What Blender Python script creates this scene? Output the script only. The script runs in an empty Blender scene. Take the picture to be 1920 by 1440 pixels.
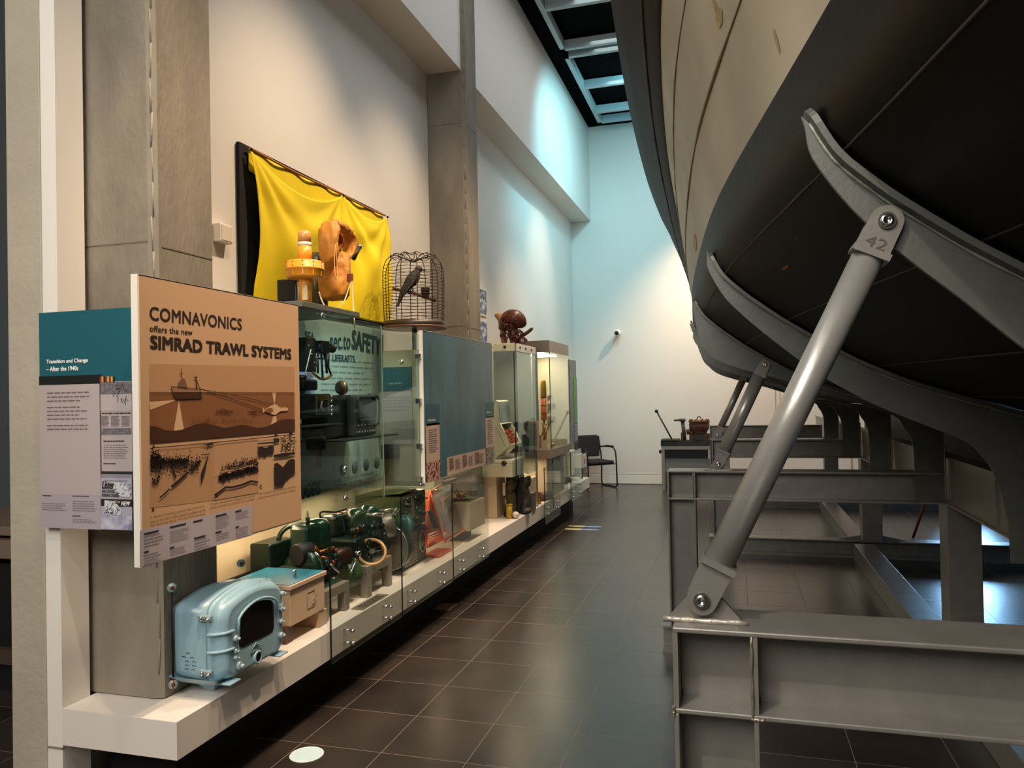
import bpy, bmesh, math, random
from mathutils import Vector, Matrix
random.seed(7)
S = bpy.context.scene
COL = S.collection
V = Vector
PI = math.pi

# ------------------------------------------------------------------ camera
F, YAW, PITCH, ROLL, H = 1437.46, 2.83435489e-01, 1.38600949e-02, -2.00405672e-02, 1.58
def _axes():
    cy, sy, cp, sp, cr, sr = math.cos(YAW), math.sin(YAW), math.cos(PITCH), math.sin(PITCH), math.cos(ROLL), math.sin(ROLL)
    f = V((-sy*cp, cy*cp, sp)); r = V((cy, sy, 0)); u = r.cross(f)
    return cr*r+sr*u, -sr*r+cr*u, -f
RX, RY, RZ = _axes()
cam_d = bpy.data.cameras.new('camera'); cam = bpy.data.objects.new('camera', cam_d); COL.objects.link(cam)
cam_d.sensor_fit = 'HORIZONTAL'; cam_d.sensor_width = 36; cam_d.lens = 36*F/1920
cam_d.clip_start = .02; cam_d.clip_end = 200
m = Matrix.Identity(4)
for i, a in enumerate((RX, RY, RZ)):
    for j in range(3): m[j][i] = a[j]
m.translation = V((0, 0, H)); cam.matrix_world = m
S.camera = cam
def U(px, py, x=None, y=None, z=None):
    """world point seen at a photo pixel, on the plane x, y or z = const"""
    d = RX*((px-960)/F) - RY*((py-720)/F) - RZ
    c = V((0, 0, H))
    for i, v in enumerate((x, y, z)):
        if v is not None: return c + d*((v-c[i])/d[i])

# ------------------------------------------------------------------ view, world, lamps
S.view_settings.view_transform = 'Standard'; S.view_settings.look = 'None'
S.view_settings.exposure = 0.4; S.view_settings.gamma = 1; S.view_settings.use_curve_mapping = False
w = bpy.data.worlds.new('world'); S.world = w; w.use_nodes = True
w.node_tree.nodes['Background'].inputs[0].default_value = (.75, .8, .85, 1)
w.node_tree.nodes['Background'].inputs[1].default_value = .12

def kcol(h):
    h = h.lstrip('#'); v = [int(h[i:i+2], 16)/255 for i in (0, 2, 4)]
    return tuple((c/12.92 if c <= .04045 else ((c+.055)/1.055)**2.4) for c in v)
def spot(loc, aim, power, color, size=60, blend=.5, rad=.06):
    d = bpy.data.lights.new('spot_lamp', 'SPOT'); d.energy = power; d.color = color
    d.spot_size = math.radians(size); d.spot_blend = blend; d.shadow_soft_size = rad
    o = bpy.data.objects.new('spot_lamp', d); COL.objects.link(o); o.location = loc
    o.rotation_euler = (V(aim)-V(loc)).to_track_quat('-Z', 'Y').to_euler()
def area(loc, aim, power, color, sx, sy):
    d = bpy.data.lights.new('soft_lamp', 'AREA'); d.energy = power; d.color = color
    d.shape = 'RECTANGLE'; d.size = sx; d.size_y = sy
    o = bpy.data.objects.new('soft_lamp', d); COL.objects.link(o); o.location = loc
    o.rotation_euler = (V(aim)-V(loc)).to_track_quat('-Z', 'Y').to_euler()
WARM = (1, .75, .51); CYAN = (.27, .78, .97); NEUT = (.93, .97, 1); BLUE = (.15, .5, 1)
# track spots over the aisle aimed at the display wall
spot((-.75, 2.4, 5.6), (-2.3, 2.9, .9), 330, WARM, 46, .9)
spot((-.75, 4.3, 5.6), (-2.5, 4.2, 1.9), 480, WARM, 60, 1)
spot((-.8, 5.9, 5.6), (-2.5, 5.9, 1.6), 420, WARM, 58, 1)
spot((-.8, 7.6, 5.6), (-2.4, 7.4, 1.0), 420, WARM, 50, 1)
spot((-.9, 9.6, 5.6), (-2.4, 9.4, 1.0), 300, WARM, 50, 1)
spot((-.45, 1.2, 5.6), (-2.1, 3.6, .9), 420, WARM, 34, .8)  # added front spot to brighten the exhibits
spot((-.6, 3.4, 5.6), (-2.1, 5.4, .7), 300, WARM, 36, .8)  # second added front spot, for the exhibits farther along
# added fill lamps inside the glazed cases
def case_fill(x, y, z, sy, p):
    area((x, y, z), (x, y, 0), p, (1, .74, .46), .06, sy)
case_fill(-2.42, 3.55, .945, .6, 1.7); case_fill(-2.45, 4.3, .96, .6, 1.7); case_fill(-2.3, 5.5, .945, .6, 1.2)
case_fill(-2.12, 7.1, 1.97, .3, 2.5); case_fill(-2.2, 8.0, .84, .5, 1.6)
spot((-2.10, 3.75, 2.02), (-2.45, 3.9, 1.4), 9, (.85, .97, 1), 130, 1, .03)
spot((-2.10, 4.5, 2.0), (-2.45, 4.6, 1.5), 11, (.85, .97, 1), 130, 1, .03)
# cyan wash on the far upper wall, warm pool on the far wall
spot((-1.0, 9.6, 5.95), (-2.6, 11.0, 4.2), 190, CYAN, 100, 1)
area((-.9, 11.0, 5.95), (-2.3, 12.6, 4.4), 62, CYAN, 1.0, 3.4)
spot((.2, 11.75, 5.3), (.1, 13.25, 1.2), 680, (1, .70, .47), 92, .9)
spot((-.95, 10.9, 5.8), (-2.7, 10.9, 2.9), 190, (1, .74, .52), 46, 1)
spot((3.3, 12.9, 1.05), (1.65, 5.6, 0), 260, (.3, .62, 1), 16, .9, .3)  # added low blue spot that streaks the floor blue
# added soft hall fill, cool light on the far side of the hull
area((-.9, 1.5, 6.1), (-.9, 2.5, 0), 60, NEUT, 2.2, 5)
area((-.9, 8, 6.15), (-.9, 8, 0), 60, NEUT, 1.6, 8)
area((-1.6, -2.5, 4.2), (.4, 4, 1.0), 180, (1, .94, .86), 3, 2.5)  # added fill from behind the camera
spot((-.9, 2.1, 5.5), (-2.13, 2.46, .4), 90, (1, .80, .52), 4.5, .15, .02)
spot((-1.3, -.7, 4.4), (.25, 1.6, 1.0), 230, (1, .86, .74), 42, .8, .05)
spot((-1.2, -.4, 5.2), (-2.3, 2.5, 1.2), 120, (1, .86, .74), 44, .9)
spot((5.2, 5.6, 1.9), (1.75, 5.6, 0), 1300, BLUE, 13, .8)
area((5.6, 6.5, 2.6), (1.5, 5.5, 0), 60, BLUE, 5, 2)
area((3.6, 11.9, 4.0), (2.0, 9.5, 0), 50, (.8, .9, 1), 3, 2)

# ------------------------------------------------------------------ materials
MATS = {}
def mat(name, col, rough=.5, metal=0, noise=0, scale=6, bump=0, bscale=None, col2=None, spec=None, coat=0, lo=.4, hi=.65, stretch=None, emit=0):
    if name in MATS: return MATS[name]
    m = bpy.data.materials.new(name); m.use_nodes = True; MATS[name] = m
    nt = m.node_tree; b = nt.nodes['Principled BSDF']
    c = kcol(col) if isinstance(col, str) else col
    b.inputs['Base Color'].default_value = (*c, 1); b.inputs['Roughness'].default_value = rough
    b.inputs['Metallic'].default_value = metal
    if spec is not None: b.inputs['Specular IOR Level'].default_value = spec
    if coat: b.inputs['Coat Weight'].default_value = coat
    if emit:
        b.inputs['Emission Color'].default_value = (*c, 1); b.inputs['Emission Strength'].default_value = emit
    tc = nt.nodes.new('ShaderNodeTexCoord'); src = tc.outputs['Object']
    if stretch:
        mp = nt.nodes.new('ShaderNodeMapping'); mp.inputs['Scale'].default_value = stretch
        nt.links.new(src, mp.inputs['Vector']); src = mp.outputs['Vector']
    if noise or col2:
        n = nt.nodes.new('ShaderNodeTexNoise'); n.inputs['Scale'].default_value = scale; n.inputs['Detail'].default_value = 6
        nt.links.new(src, n.inputs['Vector'])
        r = nt.nodes.new('ShaderNodeValToRGB'); r.color_ramp.elements[0].position = lo; r.color_ramp.elements[1].position = hi
        c2 = kcol(col2) if col2 else tuple(x*(1-noise) for x in c)
        r.color_ramp.elements[0].color = (*c2, 1); r.color_ramp.elements[1].color = (*c, 1)
        nt.links.new(n.outputs['Fac'], r.inputs['Fac']); nt.links.new(r.outputs['Color'], b.inputs['Base Color'])
    if bump:
        n2 = nt.nodes.new('ShaderNodeTexNoise'); n2.inputs['Scale'].default_value = bscale or scale*6; n2.inputs['Detail'].default_value = 4
        nt.links.new(src, n2.inputs['Vector'])
        bp = nt.nodes.new('ShaderNodeBump'); bp.inputs['Strength'].default_value = bump; bp.inputs['Distance'].default_value = .01
        nt.links.new(n2.outputs['Fac'], bp.inputs['Height']); nt.links.new(bp.outputs['Normal'], b.inputs['Normal'])
    return m
def glass_mat(name, tint, refl=1.5):
    m = bpy.data.materials.new(name); m.use_nodes = True; nt = m.node_tree; nt.nodes.clear()
    o = nt.nodes.new('ShaderNodeOutputMaterial'); mx = nt.nodes.new('ShaderNodeMixShader')
    t = nt.nodes.new('ShaderNodeBsdfTransparent'); g = nt.nodes.new('ShaderNodeBsdfGlossy'); f = nt.nodes.new('ShaderNodeLayerWeight')
    t.inputs[0].default_value = (*tint, 1); g.inputs['Roughness'].default_value = .03; g.inputs[0].default_value = (.9, 1, .97, 1)
    pw = nt.nodes.new('ShaderNodeMath'); pw.operation = 'POWER'; pw.inputs[1].default_value = 4
    ml = nt.nodes.new('ShaderNodeMath'); ml.operation = 'MULTIPLY_ADD'; ml.inputs[1].default_value = .75; ml.inputs[2].default_value = refl
    f.inputs['Blend'].default_value = .5
    nt.links.new(f.outputs['Facing'], pw.inputs[0]); nt.links.new(pw.outputs[0], ml.inputs[0]); nt.links.new(ml.outputs[0], mx.inputs[0]); nt.links.new(t.outputs[0], mx.inputs[1]); nt.links.new(g.outputs[0], mx.inputs[2])
    nt.links.new(mx.outputs[0], o.inputs[0]); return m

# ------------------------------------------------------------------ mesh helpers
W = {}
class G:
    def __init__(s): s.b = bmesh.new(); s.M = Matrix.Identity(4)
    def _v(s, p): return s.b.verts.new(s.M @ V(p))
    def face(s, pts):
        try: return s.b.faces.new([s._v(p) for p in pts])
        except ValueError: return None
    def box(s, a, b, bev=0, R=None, seg=2):
        a, b = V(a), V(b); lo = V([min(a[i], b[i]) for i in range(3)]); hi = V([max(a[i], b[i]) for i in range(3)])
        t = bmesh.new(); bmesh.ops.create_cube(t, size=1)
        for v in t.verts: v.co = V([lo[i]+(v.co[i]+.5)*(hi[i]-lo[i]) for i in range(3)])
        if bev: bmesh.ops.bevel(t, geom=t.edges[:], offset=bev, segments=seg, affect='EDGES', profile=.5)
        s._merge(t, R); return s
    def _merge(s, t, R=None):
        M = s.M @ R if R is not None else s.M
        mp = {v: s.b.verts.new(M @ v.co) for v in t.verts}
        for f in t.faces:
            try: nf = s.b.faces.new([mp[v] for v in f.verts]); nf.smooth = f.smooth
            except ValueError: pass
        t.free()
    def tube(s, pts, r, seg=10, cap=True, closed=False, flat=1.0):
        pts = [V(p) for p in pts]; n = len(pts); rs = r if isinstance(r, (list, tuple)) else [r]*n
        rings = []; prev = None
        for i, p in enumerate(pts):
            if closed: d = pts[(i+1) % n]-pts[i-1]
            else: d = pts[min(i+1, n-1)]-pts[max(i-1, 0)]
            if d.length < 1e-9: d = V((0, 0, 1))
            d.normalize()
            if prev is None: a = d.cross(V((0, 0, 1)) if abs(d.z) < .9 else V((1, 0, 0))).normalized()
            else:
                a = prev-d*prev.dot(d)
                a = a.normalized() if a.length > 1e-6 else d.orthogonal().normalized()
            prev = a; c = d.cross(a)
            rings.append([s._v(p+(a*math.cos(2*PI*k/seg)+c*math.sin(2*PI*k/seg)*flat)*rs[i]) for k in range(seg)])
        m = n if closed else n-1
        for i in range(m):
            A, B = rings[i], rings[(i+1) % n]
            for k in range(seg):
                f = s.b.faces.new([A[k], A[(k+1) % seg], B[(k+1) % seg], B[k]]); f.smooth = True
        if cap and not closed:
            s.b.faces.new(rings[0][::-1]); s.b.faces.new(rings[-1])
        return s
    def lathe(s, prof, o=(0, 0, 0), axis=(0, 0, 1), seg=24, smooth=True):
        o = V(o); q = V(axis).normalized().to_track_quat('Z', 'Y').to_matrix()
        rings = []
        for r, z in prof:
            if r < 1e-6: rings.append([s._v(o+q@V((0, 0, z)))])
            else: rings.append([s._v(o+q@V((r*math.cos(2*PI*k/seg), r*math.sin(2*PI*k/seg), z))) for k in range(seg)])
        for A, B in zip(rings, rings[1:]):
            for k in range(seg):
                k2 = (k+1) % seg
                if len(A) == 1 and len(B) == 1: continue
                if len(A) == 1: vs = [A[0], B[k2], B[k]]
                elif len(B) == 1: vs = [A[k], A[k2], B[0]]
                else: vs = [A[k], A[k2], B[k2], B[k]]
                f = s.b.faces.new(vs); f.smooth = smooth
        if len(rings[0]) > 1: s.b.faces.new(rings[0][::-1])
        if len(rings[-1]) > 1: s.b.faces.new(rings[-1])
        return s
    def cyl(s, a, b, r, seg=20, r2=None):
        a, b = V(a), V(b); L = (b-a).length
        return s.lathe([(r, 0), (r if r2 is None else r2, L)], a, b-a, seg)
    def ball(s, c, r, sc=(1, 1, 1), seg=14):
        c = V(c); t = bmesh.new(); bmesh.ops.create_uvsphere(t, u_segments=seg, v_segments=max(6, seg//2), radius=r)
        for v in t.verts: v.co = V([v.co[i]*sc[i] for i in range(3)])+c
        for f in t.faces: f.smooth = True
        s._merge(t); return s
    def prism(s, pts, ext):
        """planar polygon pushed along ext"""
        ext = V(ext); A = [s._v(p) for p in pts]; B = [s._v(V(p)+ext) for p in pts]
        n = len(pts); s.b.faces.new(A); s.b.faces.new(B[::-1])
        for i in range(n): s.b.faces.new([A[i], B[i], B[(i+1) % n], A[(i+1) % n]])
        return s
    def grid(s, fn, nu, nv, smooth=True, close_u=False):
        vs = [[s._v(fn(i/nu, j/nv)) for j in range(nv+1)] for i in range(nu+1)]
        for i in range(nu):
            for j in range(nv):
                f = s.b.faces.new([vs[i][j], vs[i+1][j], vs[i+1][j+1], vs[i][j+1]]); f.smooth = smooth
        return s
    def obj(s, name, m, parent=None, solid=0, bevel=0, sub=0, fix=True):
        b = s.b
        if fix:
            bmesh.ops.recalc_face_normals(b, faces=b.faces[:])
        me = bpy.data.meshes.new(name)
        lo = V((1e9,)*3); hi = -lo
        for v in b.verts:
            for i in range(3): lo[i] = min(lo[i], v.co[i]); hi[i] = max(hi[i], v.co[i])
        c = V(((lo.x+hi.x)/2, (lo.y+hi.y)/2, lo.z))
        for v in b.verts: v.co -= c
        b.to_mesh(me); b.free(); me.materials.append(m)
        o = bpy.data.objects.new(name, me); COL.objects.link(o)
        if parent is not None: o.parent = parent; o.location = c-W[parent]
        else: o.location = c
        W[o] = c
        if solid:
            md = o.modifiers.new('solid', 'SOLIDIFY'); md.thickness = solid; md.offset = 0
        if sub:
            md = o.modifiers.new('sub', 'SUBSURF'); md.levels = sub; md.render_levels = sub
        if bevel:
            md = o.modifiers.new('bevel', 'BEVEL'); md.width = bevel; md.segments = 2; md.limit_method = 'ANGLE'
        return o
def thing(name, label, cat, loc, group=None):
    o = bpy.data.objects.new(name, None); COL.objects.link(o); o.location = loc; W[o] = V(loc); o.empty_display_size = .1
    return tag(o, label, cat, group)
def tag(o, label, cat=None, group=None, kind=None):
    if label: o['label'] = label
    if cat: o['category'] = cat
    if group: o['group'] = group
    if kind: o['kind'] = kind
    return o
def struct(o): o['kind'] = 'structure'; return o
def dup(root, off, label=None):
    r = root.copy(); COL.objects.link(r); r.location = V(root.location)+V(off); W[r] = W[root]+V(off)
    if label: r['label'] = label
    def rec(a, b):
        for ch in list(a.children):
            c = ch.copy(); COL.objects.link(c); c.parent = b; W[c] = W[ch]+V(off); rec(ch, c)
    rec(root, r); return r
def text(name, s, bl, br, tl, m, parent, bold=0.0, th=.0012, shear=0, align_fit=True):
    """lettering fitted into the parallelogram bottom-left, bottom-right, top-left (world points)"""
    cu = bpy.data.curves.new('t', 'FONT'); cu.body = s; cu.size = 1; cu.shear = shear; cu.resolution_u = 3
    cu.space_character = 1.04
    t = bpy.data.objects.new('t', cu); COL.objects.link(t)
    bpy.context.view_layer.update()
    me = bpy.data.meshes.new_from_object(t.evaluated_get(bpy.context.evaluated_depsgraph_get()))
    bpy.data.objects.remove(t)
    xs = [v.co.x for v in me.vertices]; ys = [v.co.y for v in me.vertices]
    if not xs: return None
    x0, x1, y0, y1 = min(xs), max(xs), min(ys), max(ys)
    bl, br, tl = V(bl), V(br), V(tl); u = br-bl; v = tl-bl; n = u.cross(v).normalized()
    g = G(); bw = bold*1.3/(x1-x0); bh = bold*.8/(y1-y0)
    offs = [(0, 0)] if not bold else [(bw, bh), (-bw, bh), (bw, -bh), (-bw, -bh)]
    for k, (ox, oy) in enumerate(offs):
        vm = [g.b.verts.new(bl+u*((a.co.x-x0)/(x1-x0)*(1-2*bw)+bw+ox)+v*((a.co.y-y0)/(y1-y0)*(1-2*bh)+bh+oy)+n*(th+.00004*k)) for a in me.vertices]
        for p in me.polygons:
            try: g.b.faces.new([vm[i] for i in p.vertices])
            except ValueError: pass
    bpy.data.meshes.remove(me)
    return g.obj(name, m, parent, fix=False)
def smooth_poly(pts, k=4):
    out = []; n = len(pts); P = [V(p) for p in pts]
    for i in range(n-1):
        p0, p1, p2, p3 = P[max(i-1, 0)], P[i], P[i+1], P[min(i+2, n-1)]
        for j in range(k):
            t = j/k; out.append(.5*((2*p1)+(-p0+p2)*t+(2*p0-5*p1+4*p2-p3)*t*t+(-p0+3*p1-3*p2+p3)*t**3))
    out.append(P[-1]); return out
def lerp(tab, y):
    if y <= tab[0][0]: return tab[0][1]
    for (a, b), (c, d) in zip(tab, tab[1:]):
        if y <= c: return b+(d-b)*(y-a)/(c-a)
    return tab[-1][1]
def smooth_tab(tab, y):
    return sum(slerp_tab(tab, y+d)*w_ for d, w_ in ((-.6, .1), (-.3, .22), (0, .36), (.3, .22), (.6, .1)))
def slerp_tab(tab, y):
    ys = [t[0] for t in tab]; i = 0
    y = max(ys[0], min(ys[-1], y))
    while i < len(tab)-2 and y > ys[i+1]: i += 1
    def m(k):
        k0, k1 = max(k-1, 0), min(k+1, len(tab)-1); return (tab[k1][1]-tab[k0][1])/(tab[k1][0]-tab[k0][0])
    a, b = tab[i], tab[i+1]; h = b[0]-a[0]; t = (y-a[0])/h
    return (2*t**3-3*t*t+1)*a[1]+(t**3-2*t*t+t)*h*m(i)+(-2*t**3+3*t*t)*b[1]+(t**3-t*t)*h*m(i+1)

# common materials
M_white = mat('white_paint', '#e9e3d8', .55, bump=.05, bscale=60)
M_cream = mat('cream_paint', '#d9cdb8', .5)
M_board = mat('white_board', '#e6dfd2', .45)
M_black = mat('black_matt', '#0b0b0b', .6)
M_blackg = mat('black_gloss', '#0c0c0e', .25)
M_chrome = mat('chrome', '#d8d8d8', .18, 1)
M_alu = mat('brushed_alloy', '#a8a29a', .35, .9)
M_conc = mat('concrete', '#948a79', .75, col2='#686054', scale=1.7, bump=.35, bscale=30, lo=.35, hi=.68, stretch=(1.5, 1.5, .6))
M_teal = mat('teal_print', '#1b5a66', .4)
M_lilac = mat('lilac_print', '#b9aeb4', .5)
M_ink = mat('dark_ink', '#2a1c18', .6)
M_conc2 = mat('concrete_pale', '#b5ab98', .75, noise=.12, scale=3, bump=.3, bscale=30)
M_steel = mat('grey_steel_paint', '#8b8780', .36, .45, noise=.12, scale=12, bump=.04, bscale=90)
M_rust = mat('rust', '#6e3a1c', .8, noise=.4, scale=40)
M_glass = glass_mat('case_glass', (.965, .985, .97), .02)
M_glassb = glass_mat('case_glass_tinted', (.80, .87, .86), .04)
M_gedge = mat('glass_edge', '#0c1512', .2)
M_green = mat('green_enamel', '#14402a', .25, noise=.3, scale=8, coat=.3)
M_dkgreen = mat('dark_green_enamel', '#10261c', .3, noise=.3, scale=8)
M_iron = mat('dark_iron', '#1c1a18', .5, .5, noise=.4, scale=20)
M_brass = mat('brass', '#b08a3e', .3, .9)
M_copper = mat('copper', '#9a5a34', .35, .85)
# ================================================================== the room
def floor_mat():
    m = bpy.data.materials.new('floor_tiles'); m.use_nodes = True; nt = m.node_tree; b = nt.nodes['Principled BSDF']; N = nt.nodes.new; L = nt.links.new
    g = N('ShaderNodeNewGeometry'); s = N('ShaderNodeSeparateXYZ'); L(g.outputs['Position'], s.inputs[0])
    def mth(op, a, b_=None):
        n = N('ShaderNodeMath'); n.operation = op
        for i, v in enumerate((a, b_)):
            if v is None: continue
            if isinstance(v, (int, float)): n.inputs[i].default_value = v
            else: L(v, n.inputs[i])
        return n.outputs[0]
    outs = []; idx = []
    for ax, o in (('X', -1.95), ('Y', 3.123)):
        t = mth('DIVIDE', mth('SUBTRACT', s.outputs[ax], o-.002), .4)
        fr = mth('FRACT', t); outs.append(mth('LESS_THAN', fr, .009)); idx.append(mth('FLOOR', t))
    grout = mth('MAXIMUM', *outs)
    cb = N('ShaderNodeCombineXYZ'); L(idx[0], cb.inputs[0]); L(idx[1], cb.inputs[1])
    wn = N('ShaderNodeTexWhiteNoise'); wn.noise_dimensions = '2D'; L(cb.outputs[0], wn.inputs['Vector'])
    n = N('ShaderNodeTexNoise'); n.inputs['Scale'].default_value = 3; n.inputs['Detail'].default_value = 3; L(g.outputs['Position'], n.inputs['Vector'])
    ad = mth('ADD', mth('MULTIPLY', wn.outputs['Value'], .25), mth('MULTIPLY', n.outputs['Fac'], .9))
    r = N('ShaderNodeValToRGB'); r.color_ramp.elements[0].color = (*kcol('#1f1a18'), 1); r.color_ramp.elements[1].color = (*kcol('#3e352f'), 1)
    r.color_ramp.elements[0].position = .25; r.color_ramp.elements[1].position = .85; L(ad, r.inputs['Fac'])
    b.inputs['Specular IOR Level'].default_value = .85
    mx = N('ShaderNodeMix'); mx.data_type = 'RGBA'; L(grout, mx.inputs[0]); L(r.outputs[0], mx.inputs[6]); mx.inputs[7].default_value = (*kcol('#766557'), 1)
    L(mx.outputs[2], b.inputs['Base Color'])
    n3 = N('ShaderNodeTexNoise'); n3.inputs['Scale'].default_value = 9; L(g.outputs['Position'], n3.inputs['Vector'])
    rr = mth('ADD', mth('MULTIPLY', n3.outputs['Fac'], .0), mth('ADD', .27, mth('MULTIPLY', grout, .4))); L(rr, b.inputs['Roughness'])
    return m
M_wall = mat('wall_paint', '#dfd9cf', .6, bump=.03, bscale=40)
M_dark = mat('dark_wall', '#23272a', .7)
def sbox(name, a, b, m): return struct(G().box(a, b).obj(name, m))
sbox('floor', (-6.5, -4, -.1), (7, 13.4, 0), floor_mat())
sbox('wall_left', (-3.0, 3.0, 0), (-2.71, 13.4, 6.4), M_wall)
sbox('trim_1', (-2.71, 2.88, 4.59), (-2.37, 13.25, 6.3), M_wall)
sbox('wall_back', (-2.71, 13.25, 0), (7, 13.5, 6.4), M_wall)
sbox('wall_right', (7, -4, 0), (7.2, 13.4, 6.4), M_wall)
sbox('wall_front', (-6.5, -4.2, 0), (7, -4, 6.4), M_wall)
sbox('wall_far_left', (-6.6, -4, 0), (-6.5, 5, 6.4), M_wall)
sbox('wall_side', (-6.5, 4.6, 0), (-3.0, 4.8, 6.4), mat('slate_wall', '#5b6468', .7))
sbox('ceiling', (-6.5, -4, 6.24), (7, 13.4, 6.4), mat('ceiling_black', '#020202', .95, spec=.05))
sbox('baseboard_back', (-2.71, 13.23, .012), (.6, 13.25, .165), M_white)
sbox('trim_2', (-2.71, 13.238, .165), (.6, 13.25, .172), mat('shadow_gap', '#8a7f70', .8))  # dark strip stands for the shadow line over the baseboard
struct(G().box((.615, 13.235, 0), (.63, 13.25, 2.3)).box((.685, 13.235, 0), (.70, 13.25, 2.25)).box((.615, 13.235, 2.28), (1.75, 13.25, 2.3)).box((1.735, 13.235, 0), (1.75, 13.25, 2.3)).obj('door_1', mat('door_line', '#b8b0a2', .6)))
# white partition post and concrete wall end on the left
struct(G().box((-2.78, 2.37, 0), (-2.605, 2.87, 6.24), .006).obj('wall_end', M_conc2))
g = G().box((-2.603, 2.372, 0), (-2.53, 2.505, 6.24)); struct(g.obj('trim_3', M_white))
sbox('trim_4', (-2.604, 2.368, .243), (-2.529, 2.38, .25), mat('shadow_gap', '#8a7f70', .8))  # dark strip stands for the shadow line at the post's step
# dark recess behind the wall end
c = thing('dark_counter', 'dark counter with a brown ledge, beyond the concrete wall end at the left edge', 'counter', (-3.6, 3.5, 0))
G().box((-4.6, 3.3, 0), (-3.0, 4.1, .70)).obj('body', M_black, c)
G().box((-4.6, 3.24, .74), (-3.0, 4.15, .84), .005).box((-4.6, 3.27, .86), (-3.0, 4.15, .91), .004).obj('ledge', mat('brown_ledge', '#7d6a5a', .5), c)
G().box((-4.6, 3.26, .16), (-3.0, 3.3, .24)).obj('lower_rail', mat('brown_ledge2', '#4a3c33', .5), c)

def column(x1, y0, y1, label, x0=-2.705):
    t = thing('concrete_column', label, 'column', (-2.45, (y0+y1)/2, .4))
    ch = .04; g = G(); pts = [(x0, y0, .405), (x1-ch, y0, .405), (x1, y0+ch*.35, .405), (x1, y1, .405), (x0, y1, .405)]
    g.prism(pts, (0, 0, 5.83)); g.obj('shaft', M_conc, t)
    g = G()
    for z in (2.22, 4.1): g.box((x0, y0-.002, z), (x1-ch, y0, z+.006)); g.box((x1, y0+.03, z-.02), (x1+.002, y1, z-.014))
    g.obj('formwork_joint', mat('concrete_joint', '#6f675b', .9), t)
    r = random.Random(int(y0*10)); g = G(); x = 0
    for i in range(40):
        z = .5+i*.14; g.tube([(x1-ch*.5+r.uniform(-.006, .006), y0+.0075, z), (x1-ch*.5+r.uniform(-.008, .008), y0+.0075, z+.14)], [.002+r.random()*.0035, .002+r.random()*.0035], 5)
    g.obj('edge_seam', mat('concrete_seam', '#8d8474', .9, bump=.5), t)
column(-2.2, 2.53, 2.87, 'nearest concrete column, rising behind the tan poster board', -2.60)
column(-2.33, 6.65, 6.96, 'concrete column behind the birdcage, further down the display wall')

# ceiling frames
M_grid = mat('ceiling_frame_paint', '#9fb0b2', .5)
def cframe(y0, y1, bars, lab):
    t = thing('ceiling_frame', lab, 'ceiling frame', (-1, (y0+y1)/2, 6.1)); x0, x1 = -2.11, .9
    g = G(); g.box((x0, y0, 6.1), (x0+.06, y1, 6.22)); g.box((x1-.06, y0, 6.1), (x1, y1, 6.22))
    g.box((x0, y0, 6.1), (x1, y0+.06, 6.22)); g.box((x0, y1-.06, 6.1), (x1, y1, 6.22)); g.obj('surround', M_grid, t)
    for y in bars: G().box((x0+.06, y-.03, 6.1), (x1-.06, y+.03, 6.22)).obj('cross_bar', M_grid, t)
cframe(6.4, 9.88, [7.6, 8.76], 'pale grey ceiling frame nearer the camera, over the aisle beside the hull')
cframe(10.06, 12.75, [11.2, 12.25], 'pale grey ceiling frame nearest the far wall')

# ================================================================== hull
XW = [(-1.5, .62), (-.5, .5), (.5, .345), (1.1, .25), (1.53, .19), (1.98, .107), (2.44, .033), (2.91, -.047), (3.64, -.123), (4.76, -.22), (5.64, -.285), (7, -.345), (8.5, -.39), (9.5, -.37), (10.3, -.2), (11.2, .25)]
XM = [(-1.5, .4), (-.5, .28), (.5, .12), (1.53, -.03), (2.81, -.231), (3.42, -.281), (3.87, -.315), (4.77, -.363), (6.23, -.413), (8.23, -.474), (9.5, -.515), (10.8, -.55), (11.2, -.55)]
XS = [(-1.5, 0), (0, -.2), (2, -.4), (3.72, -.542), (4.54, -.607), (5.47, -.664), (7.14, -.732), (8.4, -.745), (9.21, -.739), (10.2, -.60), (11.2, -.555)]
ZS = [(-1.5, 3.6), (2, 3.5), (9.21, 3.5), (10.2, 3.2), (11.2, 3.08)]
FB = [(0, 0), (.012, -.05), (.045, -.095), (.1, -.15), (.18, -.215), (.28, -.29), (.39, -.36), (.5, -.43), (.6, -.48), (.71, -.53), (.91, -.6), (1.1, -.66), (1.5, -.75), (2.0, -.82)]
XC = 2.25
def bott(Y, k):
    d, dz = FB[k]; xb = smooth_tab(XW, Y)
    x = xb+d if d <= 1.1 else xb+1.1+(XC-xb-1.1)*(d-1.1)/.9
    up = 1 if Y < 8.5 else 1-.45*min(1, (Y-8.5)/2.7)
    return x, 2.14+dz*up
def bottom_z(Y, x):
    P = [bott(Y, k) for k in range(len(FB))]
    for (a, b), (c, d) in zip(P, P[1:]):
        if x <= c: return b+(d-b)*(x-a)/(c-a) if c > a else b
    return P[-1][1]
YS = [-1.5+i*.2117 for i in range(61)]
hull = thing('boat_hull', 'large boat hull with beige topsides and black bottom, propped on the steel cradle', 'boat', (2.25, 5, 1.3))
def loft(fn, ny, side):
    g = G()
    vs = [[g._v(((XC*2-p[0]) if side < 0 else p[0], Y, p[1])) for p in fn(Y)] for Y in YS]
    for A, B in zip(vs, vs[1:]):
        for k in range(len(A)-1):
            f = g.b.faces.new([A[k], B[k], B[k+1], A[k+1]]); f.smooth = True
    return g
def f_bot(Y): return [(smooth_tab(XW, Y), 2.30), (smooth_tab(XW, Y), 2.2)]+[bott(Y, k) for k in range(len(FB))]
def f_top(Y):
    a, b = smooth_tab(XW, Y), smooth_tab(XM, Y); out = []
    for i in range(9):
        t = i/8; out.append((a+(b-a)*(t**1.15), 2.30+.7*t))
    return out
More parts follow.
